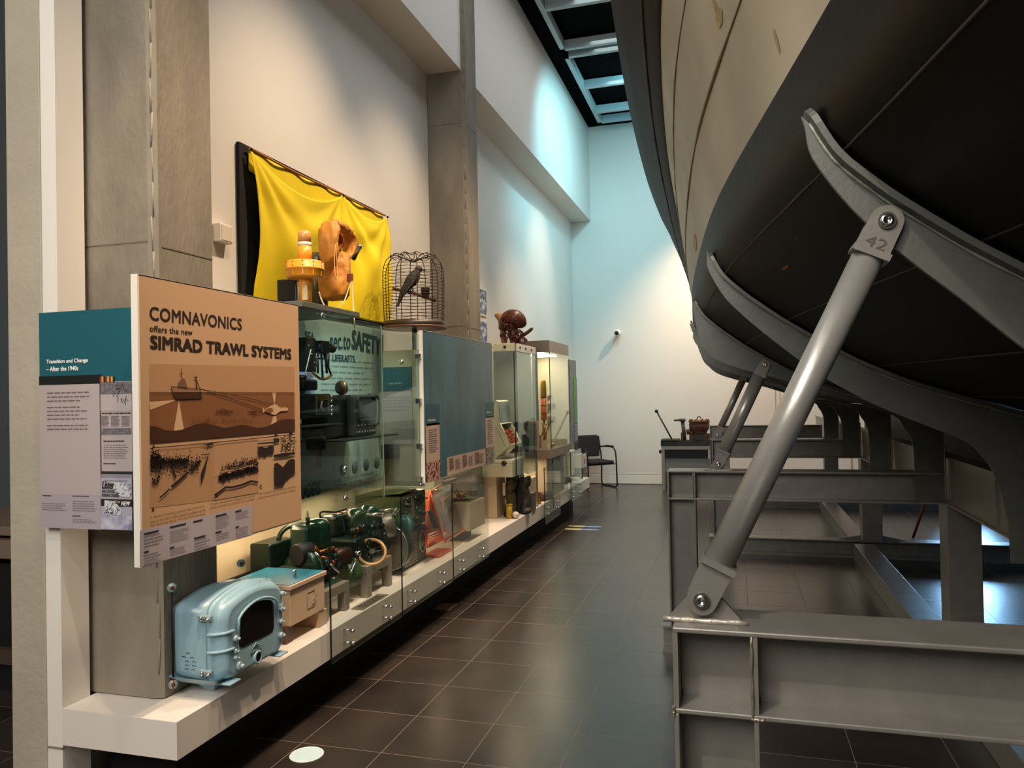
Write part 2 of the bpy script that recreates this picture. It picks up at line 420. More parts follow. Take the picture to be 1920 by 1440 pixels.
def f_bul(Y):
    a, b = smooth_tab(XM, Y), smooth_tab(XS, Y); zs = lerp(ZS, Y)
    return [(a, 3.0), (a-.012, 3.004)]+[(a-.012+(b-a+.012)*t, 3.004+(zs-3.004)*t) for t in (.25, .5, .75, 1)]+[(b+.05, zs+.01), (b+.3, zs+.01), (XC, zs+.05)]
M_hb = mat('hull_black', '#0d0a08', .5, spec=.14, noise=.3, scale=2.5, bump=.12, bscale=14)
M_ht = mat('hull_beige', '#b6ad97', .5, noise=.12, scale=2.2, bump=.1, bscale=10, col2='#a19a86')
M_hm = mat('hull_brown', '#120a07', .55, spec=.12, noise=.3, scale=3, bump=.1, bscale=12)
for fn, nm, mm in ((f_bot, 'bottom', M_hb), (f_top, 'topside', M_ht), (f_bul, 'bulwark', M_hm)):
    g = loft(fn, 0, 1); g2 = loft(fn, 0, -1)
    vm = {v: g.b.verts.new(v.co) for v in g2.b.verts}
    for f in g2.b.faces:
        nf = g.b.faces.new([vm[v] for v in f.verts][::-1]); nf.smooth = True
    g2.b.free(); g.obj(nm, mm, hull)
# transom closes the far end
sec = f_bot(11.2)[::-1]+f_top(11.2)[1:]+f_bul(11.2)[2:6]
G().prism([(x, 11.2, z) for x, z in sec]+[(2*XC-x, 11.2, z) for x, z in sec[::-1]], (0, .03, 0)).obj('transom', M_hb, hull)
# strake seams
def seam(fn, nm, m, r, y0=-.5, y1=11.0, j=0):
    pts = []; rr = random.Random(3+j); n = 60
    for i in range(n+1):
        Y = y0+(y1-y0)*i/n; x, z = fn(Y); pts.append((x, Y, z))
    G().tube(pts, [r*(.6+.8*rr.random()) for _ in pts], 6).obj(nm, m, hull)
M_seam = mat('beige_seam', '#8b7c60', .7); M_seamb = mat('black_seam', '#241d19', .6)
seam(lambda Y: f_top(Y)[3], 'strake_seam', M_seam, .006, j=1)
seam(lambda Y: f_top(Y)[6], 'strake_seam', M_seam, .005, j=2)
for j, k in enumerate((2, 5, 8, 10)):
    seam(lambda Y, k=k: bott(Y, k), 'strake_seam', M_seamb, .0035, j=5+j)
seam(lambda Y: (f_bul(Y)[2][0]-.003, f_bul(Y)[2][1]), 'strake_seam', mat('brown_seam', '#140c0a', .6), .008, j=11)
# worn paint patches on the hull
def sfn(f, Y, t):
    P = f(Y); t = max(0, min(.9999, t))*(len(P)-1); i = int(t); a, b = P[i], P[i+1]; s = t-i
    return V((a[0]+(b[0]-a[0])*s, Y, a[1]+(b[1]-a[1])*s))
def proj(p):
    d = p-V((0, 0, H)); return 960+F*d.dot(RX)/-d.dot(RZ), 720-F*d.dot(RY)/-d.dot(RZ)
def stain(f, px, py, sy, st, seed, nm, m):
    best = min(((proj(sfn(f, .6+.06*i, j/60)), .6+.06*i, j/60) for i in range(120) for j in range(61)), key=lambda q: (q[0][0]-px)**2+(q[0][1]-py)**2)
    _, Y0_, t0 = best; r = random.Random(seed); pts = []
    for k in range(16):
        a = 2*PI*k/16; q = r.uniform(.7, 1); p = sfn(f, Y0_+math.cos(a)*sy*q, t0+math.sin(a)*st*q); d = (V((0, 0, H))-p).normalized(); pts.append(p+V((-.0022, 0, -.0006)))
    c = sum(pts, V((0, 0, 0)))/16; g = G(); cv = c
    for k in range(16): g.face([cv, pts[k], pts[(k+1) % 16]])
    g.obj(nm, m, hull, fix=False)
M_st1 = mat('stain_yellow', '#b39a66', .6, noise=.3, scale=40); M_st2 = mat('stain_pale', '#bfb6a0', .6, noise=.2, scale=30); M_st3 = mat('stain_orange', '#9a5a22', .6)
for i, (px, py, a, b, m_) in enumerate(((1352, 32, .05, .035, M_st1), (1350, 18, .02, .05, M_st1), (1462, 80, .012, .05, M_st1), (1303, 455, .2, .06, M_st1))):
    stain(f_top, px, py, a, b, 40+i, 'paint_stain', m_)
stain(f_bot, 1471, 497, .045, .004, 3, 'paint_stain', M_st3); stain(f_bot, 1494, 453, .008, .002, 4, 'paint_stain', M_st3)
G().box((1.62, -1, .95), (2.88, 11.0, 1.36)).obj('keel', M_hb, hull)

# ================================================================== steel cradle
FRY = (1.65, 4.75, 7.75, 10.85)
XL = {1.65: -.135, 4.75: -.41, 7.75: -.235, 10.85: -.35}
def cradle(Y, lab):
    t = thing('cradle_frame', lab, 'steel frame', (.3, Y+.08, 0), 'steel cradle frames across the hull')
    xl = XL[Y]; yf = Y-.055 if Y == 1.65 else Y-.02; yb = yf+.165; ym = (yf+yb)/2; zt = 1.10; zb = .925; ft = .011; XR = 1.09
    g = G().box((xl, yf, zt-ft), (XR, yb, zt), .003); g.obj('top_flange', M_steel, t)
    G().box((xl, yf, zb), (XR, yb, zb+ft), .003).obj('bottom_flange', M_steel, t)
    G().box((xl+.01, ym-.005, zb+ft), (XR, ym+.005, zt-ft)).obj('web', M_steel, t)
    G().box((xl, yf+.001, zb+ft), (xl+.01, yb-.001, zt-ft)).obj('end_plate', M_steel, t)
    G().box((xl+.155, yf+.001, zb+ft), (xl+.165, yb-.001, zt-ft)).obj('stiffener', M_steel, t)
    g = G(); zf = .16
    g.box((xl, yf, zf), (xl+.01, yb, zb), .002).box((xl+.155, yf, zf), (xl+.165, yb, zb), .002).box((xl+.01, ym-.005, zf), (xl+.155, ym+.005, zb))
    g.obj('post', M_steel, t)
    G().box((1.10, yf+.0, zf), (1.27, yf+.17, .94 if Y > 3 else .93), .004).obj('post', M_steel, t)
    g = G().box((xl-.05, yf, .012), (4.6, yb, .022)).box((xl-.05, yf, .15), (4.6, yb, .16)).box((xl-.05, ym-.006, .022), (4.6, ym+.006, .15))
    g.box((xl-.05, yf, 0), (4.6, yb, .012)); g.obj('floor_beam', M_steel, t)
    for s in (-1, 1): G().prism([(1.185+s*.09, ym, .16), (1.185+s*.30, ym, .16), (1.185+s*.09, ym, .20)], (0, .01, 0)).obj('gusset', M_steel, t)
    # weld beads
    r = random.Random(int(Y*7))
    for a, b in (((xl+.012, ym-.006, zb+ft), (xl+.012, ym-.006, zt-ft)), ((xl+.167, ym-.006, zb+ft), (xl+.167, ym-.006, zt-ft)), ((xl+.153, yf, zb), (xl+.153, yf, zt-.01)), ((xl+.0, yf, zb-.005), (xl+.0, yf, zb+.015)), ((xl+.15, yf, zb+.003), (xl+.175, yf, zb+.003))):
        a, b = V(a), V(b); n = 10
        G().tube([a+(b-a)*i/n+V((r.uniform(-.001, .001),)*3) for i in range(n+1)], [.0025+.002*r.random() for _ in range(n+1)], 6).obj('weld_bead', mat('weld', '#8d8474', .4, .6, bump=.4), t)
    return t
cradle(1.65, 'nearest steel cradle frame, its beam end crossing the lower right corner')
cradle(4.75, 'second steel cradle frame from the camera, behind the big tube strut')
cradle(7.75, 'third steel cradle frame, its beam end beside the winch table')
cradle(10.85, 'farthest steel cradle frame, deep under the hull')
gd = thing('longitudinal_girder', 'dark steel girder running along under the hull between the saddle plates', 'steel girder', (1.12, 6, .93))
G().box((1.115, .9, .935), (1.127, 12.0, 1.18)).obj('web', M_steel, gd)
G().box((1.10, .9, .925), (1.19, 12.0, .935)).box((1.10, .9, 1.18), (1.19, 12.0, 1.19)).obj('flange', M_steel, gd)
for Y in (2.4, 3.9, 4.6, 5.5, 7.0, 8.5): G().box((1.105, Y, .935), (1.115, Y+.012, 1.18)).obj('stiffener', M_steel, gd)
g = G().box((1.01, 1.85, 0), (1.18, 4.65, .15), .004); tag(g.obj('floor_box_beam', M_steel), 'box beam lying on the floor, crossing the bottom right corner below the near frame', 'steel beam')
g = G().box((1.01, 4.95, 0), (1.18, 7.65, .15), .004); tag(g.obj('floor_box_beam', M_steel), 'box beam on the floor between second and third cradle frames, lit bluish', 'steel beam')
g = G().box((1.01, 7.95, 0), (1.18, 10.75, .15), .004); tag(g.obj('floor_box_beam', M_steel), 'farthest box beam on the floor, seen behind the third cradle frame', 'steel beam')

LOWS = {1.65: [(.140, 2.13), (.147, 2.107), (.161, 2.041), (.233, 1.932), (.327, 1.83), (.417, 1.747), (.522, 1.646), (.64, 1.55), (.76, 1.47)],
        3.2: [(-.10, 2.15), (-.098, 2.126), (-.095, 2.071), (-.037, 1.96), (.033, 1.881), (.125, 1.794), (.241, 1.693), (.329, 1.624), (.424, 1.564), (.531, 1.503), (.735, 1.41), (.80, 1.38)],
        4.75: [(-.24, 2.12), (-.235, 2.06), (-.225, 2.008), (-.2, 1.878), (-.161, 1.81), (-.097, 1.759), (.057, 1.698), (.306, 1.622), (.617, 1.511)]}
PED = [(.85, 1.42), (.90, 1.355), (.927, 1.311), (.943, 1.26), (.949, 1.2), (.951, .93)]
M_sad = mat('saddle_steel', '#646560', .42, .4, noise=.15, scale=10, bump=.05, bscale=80)
def saddle(Y, lab):
    xb = smooth_tab(XW, Y); t = thing('hull_saddle', lab, 'steel saddle', (.5, Y, .93), 'curved saddle plates under the hull')
    if Y in LOWS: low = LOWS[Y]
    else:
        dx = xb+.215; low = [(x+dx*(1-i/8), z) for i, (x, z) in enumerate(LOWS[4.75])]
    tip = low[0][0]
    ped = PED[:5] if Y != 3.2 else [(.832, 1.358), (.865, 1.32), (.896, 1.27), (.925, 1.183), (.945, 1.08)]
    low2 = smooth_poly([(x, Y, z) for x, z in low+ped], 4)+[V((.951, Y, .93))]
    top = []
    x = tip
    xs = [tip+.015, tip+.045, tip+.07, tip+.1, tip+.145]+[tip+.1+.09*i for i in range(1, 14)]
    for x in [q for q in xs if q < 1.09]+[1.10]:
        z = bottom_z(Y, max(x, xb+.001)); top.append(V((x, Y, min(z, 2.16)-.022)))
    top = smooth_poly(top, 3)
    pts = [V((p.x, Y-.006, p.z)) for p in low2]+[V((1.10, Y-.006, .93))]+[V((p.x, Y-.006, p.z)) for p in top[::-1]]
    # drop duplicates
    q = [pts[0]]
    for p in pts[1:]:
        if (p-q[-1]).length > .004: q.append(p)
    G().prism(q, (0, .012, 0)).obj('web_plate', M_sad, t)
    d0 = (top[0]-top[3]).normalized(); ext = [top[0]+d0*.022, top[0]+d0*.010]+top
    g = G(); w_ = .045; th = .013
    A = []
    for i, p in enumerate(ext):
        d = (ext[min(i+1, len(ext)-1)]-ext[max(i-1, 0)]).normalized(); n = V((-d.z, 0, d.x))
        if n.z < 0 and n.x > 0: n = -n
        s = 1 if i > 2 else (.5, .8, .95)[i]
        A.append([g._v(p+V((0, -w_*s, 0))), g._v(p+V((0, w_*s, 0))), g._v(p+V((0, w_*s, 0))+n*th), g._v(p+V((0, -w_*s, 0))+n*th)])
    for a, b in zip(A, A[1:]):
        for k in range(4):
            f = g.b.faces.new([a[k], a[(k+1) % 4], b[(k+1) % 4], b[k]])
    g.b.faces.new(A[0]); g.b.faces.new(A[-1][::-1]); g.obj('top_flange', M_sad, t)
    r = random.Random(5); g = G()
    g.tube([p+V((0, -.009, -.002)) for p in ext[2:]], [.002+.003*r.random() for _ in ext[2:]], 6).obj('weld_bead', mat('weld_pale', '#8f9689', .5, .3, bump=.4), t)
    G().tube([(1.103, Y-.004, .935+.04*i) for i in range(9)], [.004+.003*r.random() for _ in range(9)], 6).obj('weld_bead', mat('weld_tan', '#8f7f66', .5, .3), t)
    return t
saddle(1.65, 'nearest hull saddle, pale curved plate bolted to the top of the big tube strut')
saddle(3.2, 'long dark saddle sweeping to the right edge behind the big strut')
saddle(4.75, 'saddle plate pinned to the second strut, above the second cradle frame')
saddle(6.25, 'saddle plate just behind the one pinned to the second strut')
saddle(7.75, 'saddle plate above the third cradle frame')
saddle(9.3, 'farthest saddle plate, at the pale gap under the hull')

def strut(x0, z0, x1, z1, Y, r, lab, zb=1.10, number=False, yb=None):
    t = thing('support_strut', lab, 'support strut', (x0, Y, zb), 'tubular struts propping the hull')
    a, b = V((x0, Y, z0)), V((x1, Y, z1)); d = (b-a).normalized(); n = V((d.z, 0, -d.x))
    y0 = Y-.03
    # foot gusset
    g = G(); g.prism([(x0-.075, Y-.006, zb), (x0+.085, Y-.006, zb), (x0+.03, Y-.006, z0+.012), (x0-.02, Y-.006, z0+.03), (x0-.03, Y-.006, z0)], (0, .014, 0))
    g.obj('foot_gusset', M_steel, t)
    rr = random.Random(9); g = G(); g.tube([(x0-.08+.017*i, Y-.012, zb+.004) for i in range(11)], [.005+.003*rr.random() for _ in range(11)], 6); g.obj('weld_bead', mat('weld_warm', '#a8a096', .4, .5, bump=.5), t)
    for s, p, e in ((1, a, .115), (-1, b, .10)):
        L = .075 if s > 0 else .06
        for yy in (-.024, .014):
            w_ = .031; pts = []
            for k in range(9):
                an = PI*k/8; pts.append(p-d*s*math.sin(an)*w_+n*math.cos(an)*w_)
            pts = [V((q.x, Y+yy, q.z)) for q in pts]+[V(((p+d*s*L-n*w_*1.05).x, Y+yy, (p+d*s*L-n*w_*1.05).z)), V(((p+d*s*L+n*w_*1.05).x, Y+yy, (p+d*s*L+n*w_*1.05).z))]
            G().prism(pts, (0, .008, 0)).obj('clevis_plate', M_steel, t)
        # cap block and collar
        q = p+d*s*(L+.006); pts = [q-n*.036-d*.007, q+n*.036-d*.007, q+n*.036+d*.007, q-n*.036+d*.007]
        G().prism([V((k.x, Y-.036, k.z)) for k in pts], (0, .072, 0)).obj('cap_plate', M_steel, t)
        bm_ = G().cyl(V((p.x, Y-.030, p.z)), V((p.x, Y-.024, p.z)), .0165, 24)
        bt = bm_.obj('bolt', mat('bolt_steel', '#9a958c', .25, .95), t)
        G().lathe([(.011, 0), (.012, .002), (.0105, .004), (.0055, .004), (.0045, .001), (0, .001)], (p.x, Y-.030, p.z), (0, -1, 0), 20).obj('bolt_head', M_chrome, bt)
    c0, c1 = a+d*.088, b-d*.073
    g = G().tube([c0, c1], r, 32); g.obj('tube', mat('strut_paint', '#aaa8a2', .33, .5, noise=.06, scale=30, bump=.03, bscale=120), t)
    if number:
        p = b-d*.052; wv = n*-.022; hv = d*.021; o = V((p.x, Y-.0245, p.z))-d*.004
        text('stamped_number', '42', o+wv*.9+hv*0, o-wv*.9, o+wv*.9+hv, mat('stamp', '#4c453c', .6), t, 0, .0008)
strut(-.077, 1.149, .289, 1.902, 1.65, .0305, 'big tube strut nearest the camera, with the number stamped on its top plate', number=True)
strut(-.109, 1.142, .168, 1.727, 4.755, .038, 'second tube strut, standing on the second cradle frame')
strut(-.18, 1.149, .10, 1.741, 7.755, .033, 'thin far tube strut beyond the second one')
# ================================================================== display plinth
pl = thing('display_plinth', 'long low white plinth with a black recessed base, carrying the exhibits', 'plinth', (-2.3, 6.5, 0))
G().prism([(-2.529, 2.37, .26), (-2.0, 2.37, .26), (-2.0, 10.65, .26), (-2.705, 10.65, .26), (-2.705, 2.88, .26), (-2.529, 2.88, .26)], (0, 0, .14)).obj('body', mat('plinth_paint', '#e3dad0', .38), pl)
G().prism([(-2.529, 2.6, 0), (-2.2, 2.6, 0), (-2.2, 10.45, 0), (-2.705, 10.45, 0), (-2.705, 2.9, 0), (-2.529, 2.9, 0)], (0, 0, .26)).obj('recessed_base', mat('kick_black', '#060606', .8), pl)
M_cb = mat('display_back', '#d8c9a8', .55)
bb = thing('display_backboard', 'cream board lining the wall above the plinth, behind the engines', 'board', (-2.62, 4.8, .4))
g = G()
for a, b in ((2.98, 4.16), (4.165, 5.35), (5.355, 6.63)): G().box((-2.64, a, .402), (-2.61, b, .975)).obj('panel', M_cb, bb)
tag(G().box((-2.61, 3.3, .62), (-2.585, 6.6, .632)).obj('black_rail', M_black), 'thin black rail running along the cream backboard above the engines', 'rail')

def sheet_x(x, y0, y1, z0, z1, lab, m=M_glass, bolts=(), edge0=True, cat='glass panel', grp=None, th=.008):
    t = thing('safety_screen', lab, 'glass screen', (x, (y0+y1)/2, z0), grp)
    G().box((x-th/2, y0+.004, z0), (x+th/2, y1, z1)).obj('pane', m, t)
    if edge0: G().box((x-th/2, y0, z0), (x+th/2, y0+.004, z1)).obj('dark_edge', M_gedge, t)
    for (y, z) in bolts:
        G().lathe([(.011, 0), (.011, .016), (.009, .019), (0, .019)], (x+th/2, y, z), (1, 0, 0), 16).cyl((x-.036, y, z), (x-th/2, y, z), .007, 10).obj('standoff_bolt', M_chrome, t)
    return t
GX = -1.962
def zz(ys): return [(y, z) for y in ys for z in (.365, .30)]
sheet_x(GX, 3.42, 4.262, .256, .955, 'low glass panel with the thick dark edge, nearest the pale blue scanner box', bolts=zz((3.62, 4.08)))
sheet_x(GX, 4.27, 5.135, .262, .955, 'low glass panel in front of the olive radio set', bolts=zz((4.43, 4.93)))
sheet_x(GX, 5.143, 5.97, .268, .955, 'low glass panel in front of the orange moulded frame', bolts=zz((5.32, 5.78)))
sheet_x(GX, 7.88, 8.62, .20, .80, 'low glass panel beside the brass figurine', bolts=zz((7.98, 8.45)))
sheet_x(GX, 9.22, 9.9, .25, .86, 'last low glass panel before the end of the plinth', bolts=zz((9.32, 9.75)))
tl = thing('screen_lid', 'glass lid lying level over the orange tray, under the teal poster board', 'glass panel', (-2.2, 5.4, .955))
G().box((-2.60, 4.78, .958), (-1.97, 5.97, .966)).obj('pane', M_glass, tl)
G().box((-2.0, 5.05, .967), (-1.955, 5.24, .985), .003).obj('clamp', M_alu, tl)

# ================================================================== upper case
uc = thing('upper_case', 'tall glazed wall case holding the sextant and electronics behind tinted glass', 'showcase', (-2.3, 4.0, .98))
G().box((-2.66, 3.0, .975), (-2.60, 5.40, 2.06)).obj('back_board', mat('case_back', '#4d5a50', .6), uc)
G().box((-2.60, 3.30, 2.03), (-2.02, 3.90, 2.06), .003).obj('top_shelf', mat('case_top', '#5a5c52', .5), uc)
G().box((-2.034, 3.20, .985), (-2.026, 4.182, 2.015)).obj('pane', M_glassb, uc)
G().box((-2.034, 4.19, .985), (-2.026, 4.80, 2.0)).obj('pane', M_glassb, uc)
G().box((-2.034, 4.183, .985), (-2.026, 4.189, 2.008)).obj('pane_edge', mat('edge_green', '#8fa08a', .3), uc)
for y, z in ((3.49, 2.003), (3.70, 1.20), (3.70, 1.043), (4.46, 1.80), (4.73, .995)):
    G().lathe([(.016, 0), (.016, .01), (.012, .014), (.005, .014), (.004, .006), (0, .006)], (-2.026, y, z), (1, 0, 0), 18).obj('bolt', M_chrome, uc)
# poster on the back board
po = thing('liferaft_poster', 'pale teal poster about liferafts on the back of the tinted case', 'poster', (-2.595, 4.7, .85))
M_pos = mat('poster_teal', '#93aaa0', .6, noise=.1, scale=3)
M_posink = mat('poster_ink', '#1f3a3c', .6)
G().box((-2.598, 3.55, .98), (-2.592, 5.34, 2.10)).obj('sheet', M_pos, po)
XP = -2.591
def tpx(name, s, bl, br, tl, x, m, par, bold=0, shear=0):
    """lettering on a plane x=const, from photo pixels"""
    return text(name, s, U(*bl, x=x), U(*br, x=x), U(*tl, x=x), m, par, bold, .0012, shear)
tpx('lettering', 'SEA', (572, 637), (589, 641), (572, 620), XP, M_posink, po, .02)
tpx('lettering', 'sec.to', (618, 656), (657, 656), (618, 628), XP, M_posink, po, .02, .1)
tpx('lettering', 'SAFETY', (659, 655), (714, 668), (659, 617), XP, M_posink, po, .04, .1)
tpx('lettering', 'LIFERAFTS', (623, 678), (665, 680), (623, 664), XP, M_posink, po, .03)
tpx('lettering', 'VICTORIA ST., FREMANTLE,', (632, 907), (709, 890), (632, 898), XP, M_posink, po, 0)
tpx('lettering', 'ALBANY AND GERALDTON', (632, 918), (702, 903), (632, 909), XP, M_posink, po, 0)
tpx('lettering', 'TRADERS', (555, 940), (600, 927), (555, 912), XP, M_posink, po, .03)
def bars_x(name, x, y0, y1, z0, z1, n, m, par, seed=1, h=.26, rag=.3, words=True, axis='x'):
    """rows of small print too fine to read, on a plane x=const (axis='x') or y=const"""
    r = random.Random(seed); g = G(); dz = (z1-z0)/n
    for i in range(n):
        zt = z1-i*dz; a = y0; end = y1-(y1-y0)*rag*r.random()
        while a < end:
            b = min(end, a+(y1-y0)*r.uniform(.06, .16)) if words else end
            if axis == 'x': g.face([(x, a, zt-dz*h), (x, b, zt-dz*h), (x, b, zt), (x, a, zt)])
            else: g.face([(a, x, zt-dz*h), (b, x, zt-dz*h), (b, x, zt), (a, x, zt)])
            a = b+(y1-y0)*.025
    return g.obj(name, m, par, fix=False)
bars_x('small_print', XP, 4.45, 5.25, 1.60, 1.84, 6, mat('print_teal', '#5d7a76', .6), po, 3)
g = G()
for i in range(4):
    y = 4.72+.17*i; g.lathe([(.045, 0), (.045, .001), (0, .001)], (XP, y, 1.09+.0*i), (1, 0, 0), 16)
g.obj('printed_discs', mat('print_disc', '#3a5a5c', .6), po)
g = G()
for a, b in (((4.60, .995), (4.605, 1.32)), ((4.60, .99), (5.29, .995)), ((5.285, .99), (5.29, 1.32))): g.face([(XP, a[0], a[1]), (XP, b[0], a[1]), (XP, b[0], b[1]), (XP, a[0], b[1])])
g.obj('printed_border', M_posink, po, fix=False)
# sextant
sx = thing('sextant', 'black sextant with a brass arc hanging in the upper left of the tinted case', 'sextant', (-2.3, 3.92, 1.69))
def pt(px, py, x=-2.3): return U(px, py, x=x)
g = G(); arc = [(586, 698), (592, 704), (600, 710), (607, 711), (614, 709), (622, 703)]
G().tube([pt(*p) for p in arc], .008, 8).obj('arc', M_brass, sx)
g = G()
for a, b in (((600, 655), (588, 700)), ((604, 655), (621, 704)), ((602, 655), (605, 710)), ((590, 672), (614, 672)), ((596, 660), (596, 700)), ((609, 660), (613, 700))): g.tube([pt(*a), pt(*b)], .0065, 6)
g.obj('frame', M_black, sx)
g = G(); g.cyl(pt(594, 650), pt(624, 655), .018, 14).cyl(pt(618, 652), pt(624, 655), .024, 14); g.obj('telescope', M_iron, sx)
G().box(pt(596, 662)-V((.02, 0, 0)), pt(610, 640)+V((.03, 0, 0)), .006).obj('mirror_box', M_blackg, sx)
G().tube([pt(602, 686)+V((.04, 0, 0)), pt(603, 664)+V((.04, 0, 0))], .012, 10).obj('handle', M_black, sx)
G().tube(smooth_poly([pt(583, 655), pt(577, 680), pt(573, 700), pt(580, 708), pt(592, 711)]), .003, 6).obj('cord', mat('cord_white', '#b9bdb8', .6), sx)
# box receiver with a brass-lined front
rc = thing('echo_recorder', 'square black recorder with a brass-lined window, left in the tinted case', 'recorder', (-2.3, 3.95, 1.44))
a, b = pt(588, 784), pt(620, 738)
G().box((-2.5, a.y-.13, a.z), (-2.3, b.y, b.z), .008).obj('cabinet', M_blackg, rc)
G().box((-2.302, pt(592, 780).y, pt(592, 778).z), (-2.296, pt(617, 780).y, pt(617, 741).z+.0)).obj('bezel', mat('bezel', '#4a4436', .5), rc)
G().box((-2.297, pt(594, 780).y, pt(594, 774).z), (-2.294, pt(613, 780).y, pt(613, 752).z)).obj('screen', mat('screen_black', '#101216', .15), rc)
for q in (741, 745, 749): G().box((-2.297, pt(594, 780).y, pt(594, q+1.6).z), (-2.293, pt(614, 780).y, pt(594, q).z)).obj('brass_bar', M_brass, rc)
g = G(); g.tube([U(604, 752, x=-2.292), U(602, 762, x=-2.292), U(606, 772, x=-2.292)], [.006, .009, .014], 8, flat=.3); g.obj('paper_trace', mat('pinkish', '#8a6f68', .6), rc)
for q in (744, 752, 762, 770, 777): G().ball(U(621.5, q, x=-2.288), .009).obj('knob', M_chrome, rc)
# radar set
rd = thing('radar_set', 'dark radar display with a round-cornered tube screen, right in the tinted case', 'radar', (-2.3, 4.35, 1.33))
G().box((-2.52, 4.08, 1.34), (-2.34, 4.35, 1.585), .012).obj('rear_cabinet', M_blackg, rd)
G().box((-2.50, 4.33, 1.335), (-2.30, 4.66, 1.60), .015).obj('cabinet', mat('radar_grey', '#2e302c', .4), rd)
G().box((-2.302, 4.375, 1.435), (-2.292, 4.62, 1.585), .02).obj('screen', mat('tube_glass', '#28302f', .08, spec=.8), rd)
for i in range(6): G().cyl((-2.302, 4.375+i*.048, 1.40), (-2.282, 4.375+i*.048, 1.40), .010, 12).obj('knob', M_black, rd)
for i in range(8): G().cyl((-2.302, 4.37+i*.036, 1.362), (-2.292, 4.37+i*.036, 1.362), .006, 10).obj('switch', M_alu, rd)
G().tube(smooth_poly([(-2.33, 4.60, 1.60), (-2.31, 4.70, 1.58), (-2.31, 4.72, 1.50), (-2.31, 4.70, 1.40)]), .008, 8).obj('cable', M_black, rd)
hn = thing('cable_reel', 'round coil of brown cable lying on top of the radar set', 'coil', (-2.42, 4.35, 1.60))
G().lathe([(.015, -.025), (.035, -.028), (.046, -.01), (.046, .01), (.035, .028), (.015, .025)], (-2.40, 4.37, 1.645), (.5, .8, 0), 20).obj('coil', mat('coil_brown', '#3a2a22', .6), hn)
G().lathe([(.046, -.006), (.05, 0), (.046, .006)], (-2.40, 4.37, 1.645), (.5, .8, 0), 20).obj('rim', M_brass, hn)
sh = thing('case_shelf', 'thin glass shelf carrying the recorder and the radar set', 'shelf', (-2.4, 4.15, 1.32))
G().box((-2.59, 3.62, 1.425), (-2.20, 4.03, 1.433)).obj('upper_shelf', mat('shelf_steel', '#3c3f3a', .4, .6), sh)
G().box((-2.59, 4.02, 1.323), (-2.20, 4.78, 1.331)).obj('lower_shelf', mat('shelf_steel', '#3c3f3a', .4), sh)
td = thing('transducer', 'hanging brass-collared tube transducer, below the recorder in the tinted case', 'transducer', (-2.35, 3.95, 1.15))
G().lathe([(.03, 0), (.03, .15), (.034, .16), (.034, .22)], (-2.35, 3.97, 1.18), (0, 0, 1), 20).obj('tube', mat('pink_tube', '#6d4a48', .5), td)
G().lathe([(.055, 0), (.06, .02), (.06, .06), (.05, .075)], (-2.35, 3.97, 1.28), (0, 0, 1), 24).obj('collar', M_iron, td)
G().lathe([(.052, 0), (.052, .006)], (-2.35, 3.97, 1.352), (0, 0, 1), 24).obj('brass_ring', M_brass, td)
G().tube([(-2.33, 3.70, 1.36), (-2.33, 3.70, 1.165), (-2.33, 4.06, 1.16)], .004, 6).obj('support_wire', M_alu, td)
cb = thing('radio_unit', 'black radio unit with small dials at the far left of the tinted case', 'radio', (-2.45, 3.9, 1.72))
G().box((-2.58, 4.06, 1.74), (-2.47, 4.19, 1.95), .006).obj('cabinet', M_blackg, cb)
g = G()
for i in range(3): G().ball((-2.468, 4.10+.03*i, 1.90-.05*i), .007).obj('dial', M_chrome, cb)
bx = thing('dark_instrument', 'squat black instrument standing on the recorder below the sextant', 'instrument', (-2.42, 3.9, 1.625))
G().box((-2.50, 3.86, 1.628), (-2.36, 4.02, 1.69), .012).obj('case', M_blackg, bx)
G().lathe([(.03, 0), (.03, .02), (.02, .03), (0, .03)], (-2.43, 3.95, 1.69), (0, 0, 1), 18).obj('cap', M_iron, bx)
tag(G().box((-2.56, 3.95, 1.46), (-2.44, 4.12, 1.74), .02).obj('folded_cloth', mat('pale_blue_cloth', '#8fa0c0', .8, bump=.3, bscale=20)), 'pale blue folded cloth behind the recorder in the tinted case', 'cloth')
# partition with the info panel, facing the camera
pn = thing('end_partition', 'olive grey partition closing the tinted case, with a teal-headed text panel', 'partition', (-2.3, 4.85, .97))
G().box((-2.335, 4.84, .97), (-2.05, 4.86, 1.90)).obj('board', mat('olive_board', '#8f8868', .55), pn)
G().box((-2.36, 4.832, 1.255), (-2.12, 4.838, 1.62)).obj('text_sheet', mat('dim_lilac', '#8d8478', .55), pn)
G().box((-2.36, 4.830, 1.62), (-2.12, 4.838, 1.785)).obj('header', mat('dim_teal', '#2a4c4c', .45), pn)
M_pt = mat('pale_type', '#b9b8a6', .6)
text('header_type', 'Snapper Trap, Shark', V((-2.29, 4.829, 1.665)), V((-2.19, 4.829, 1.665)), V((-2.29, 4.829, 1.68)), M_pt, pn)
bars_x('small_print', 4.831, -2.345, -2.13, 1.47, 1.58, 5, mat('dim_print', '#625b50', .6), pn, 4, axis='y')
G().box((-2.36, 4.829, 1.155), (-2.22, 4.8305, 1.25)).obj('photo_strip', mat('dim_photo', '#3b3d38', .5, noise=.5, scale=60), pn)
sheet_x(-2.031, 4.87, 6.40, .985, 2.03, 'tall glass sheet behind the teal poster board', M_glass, edge0=False)

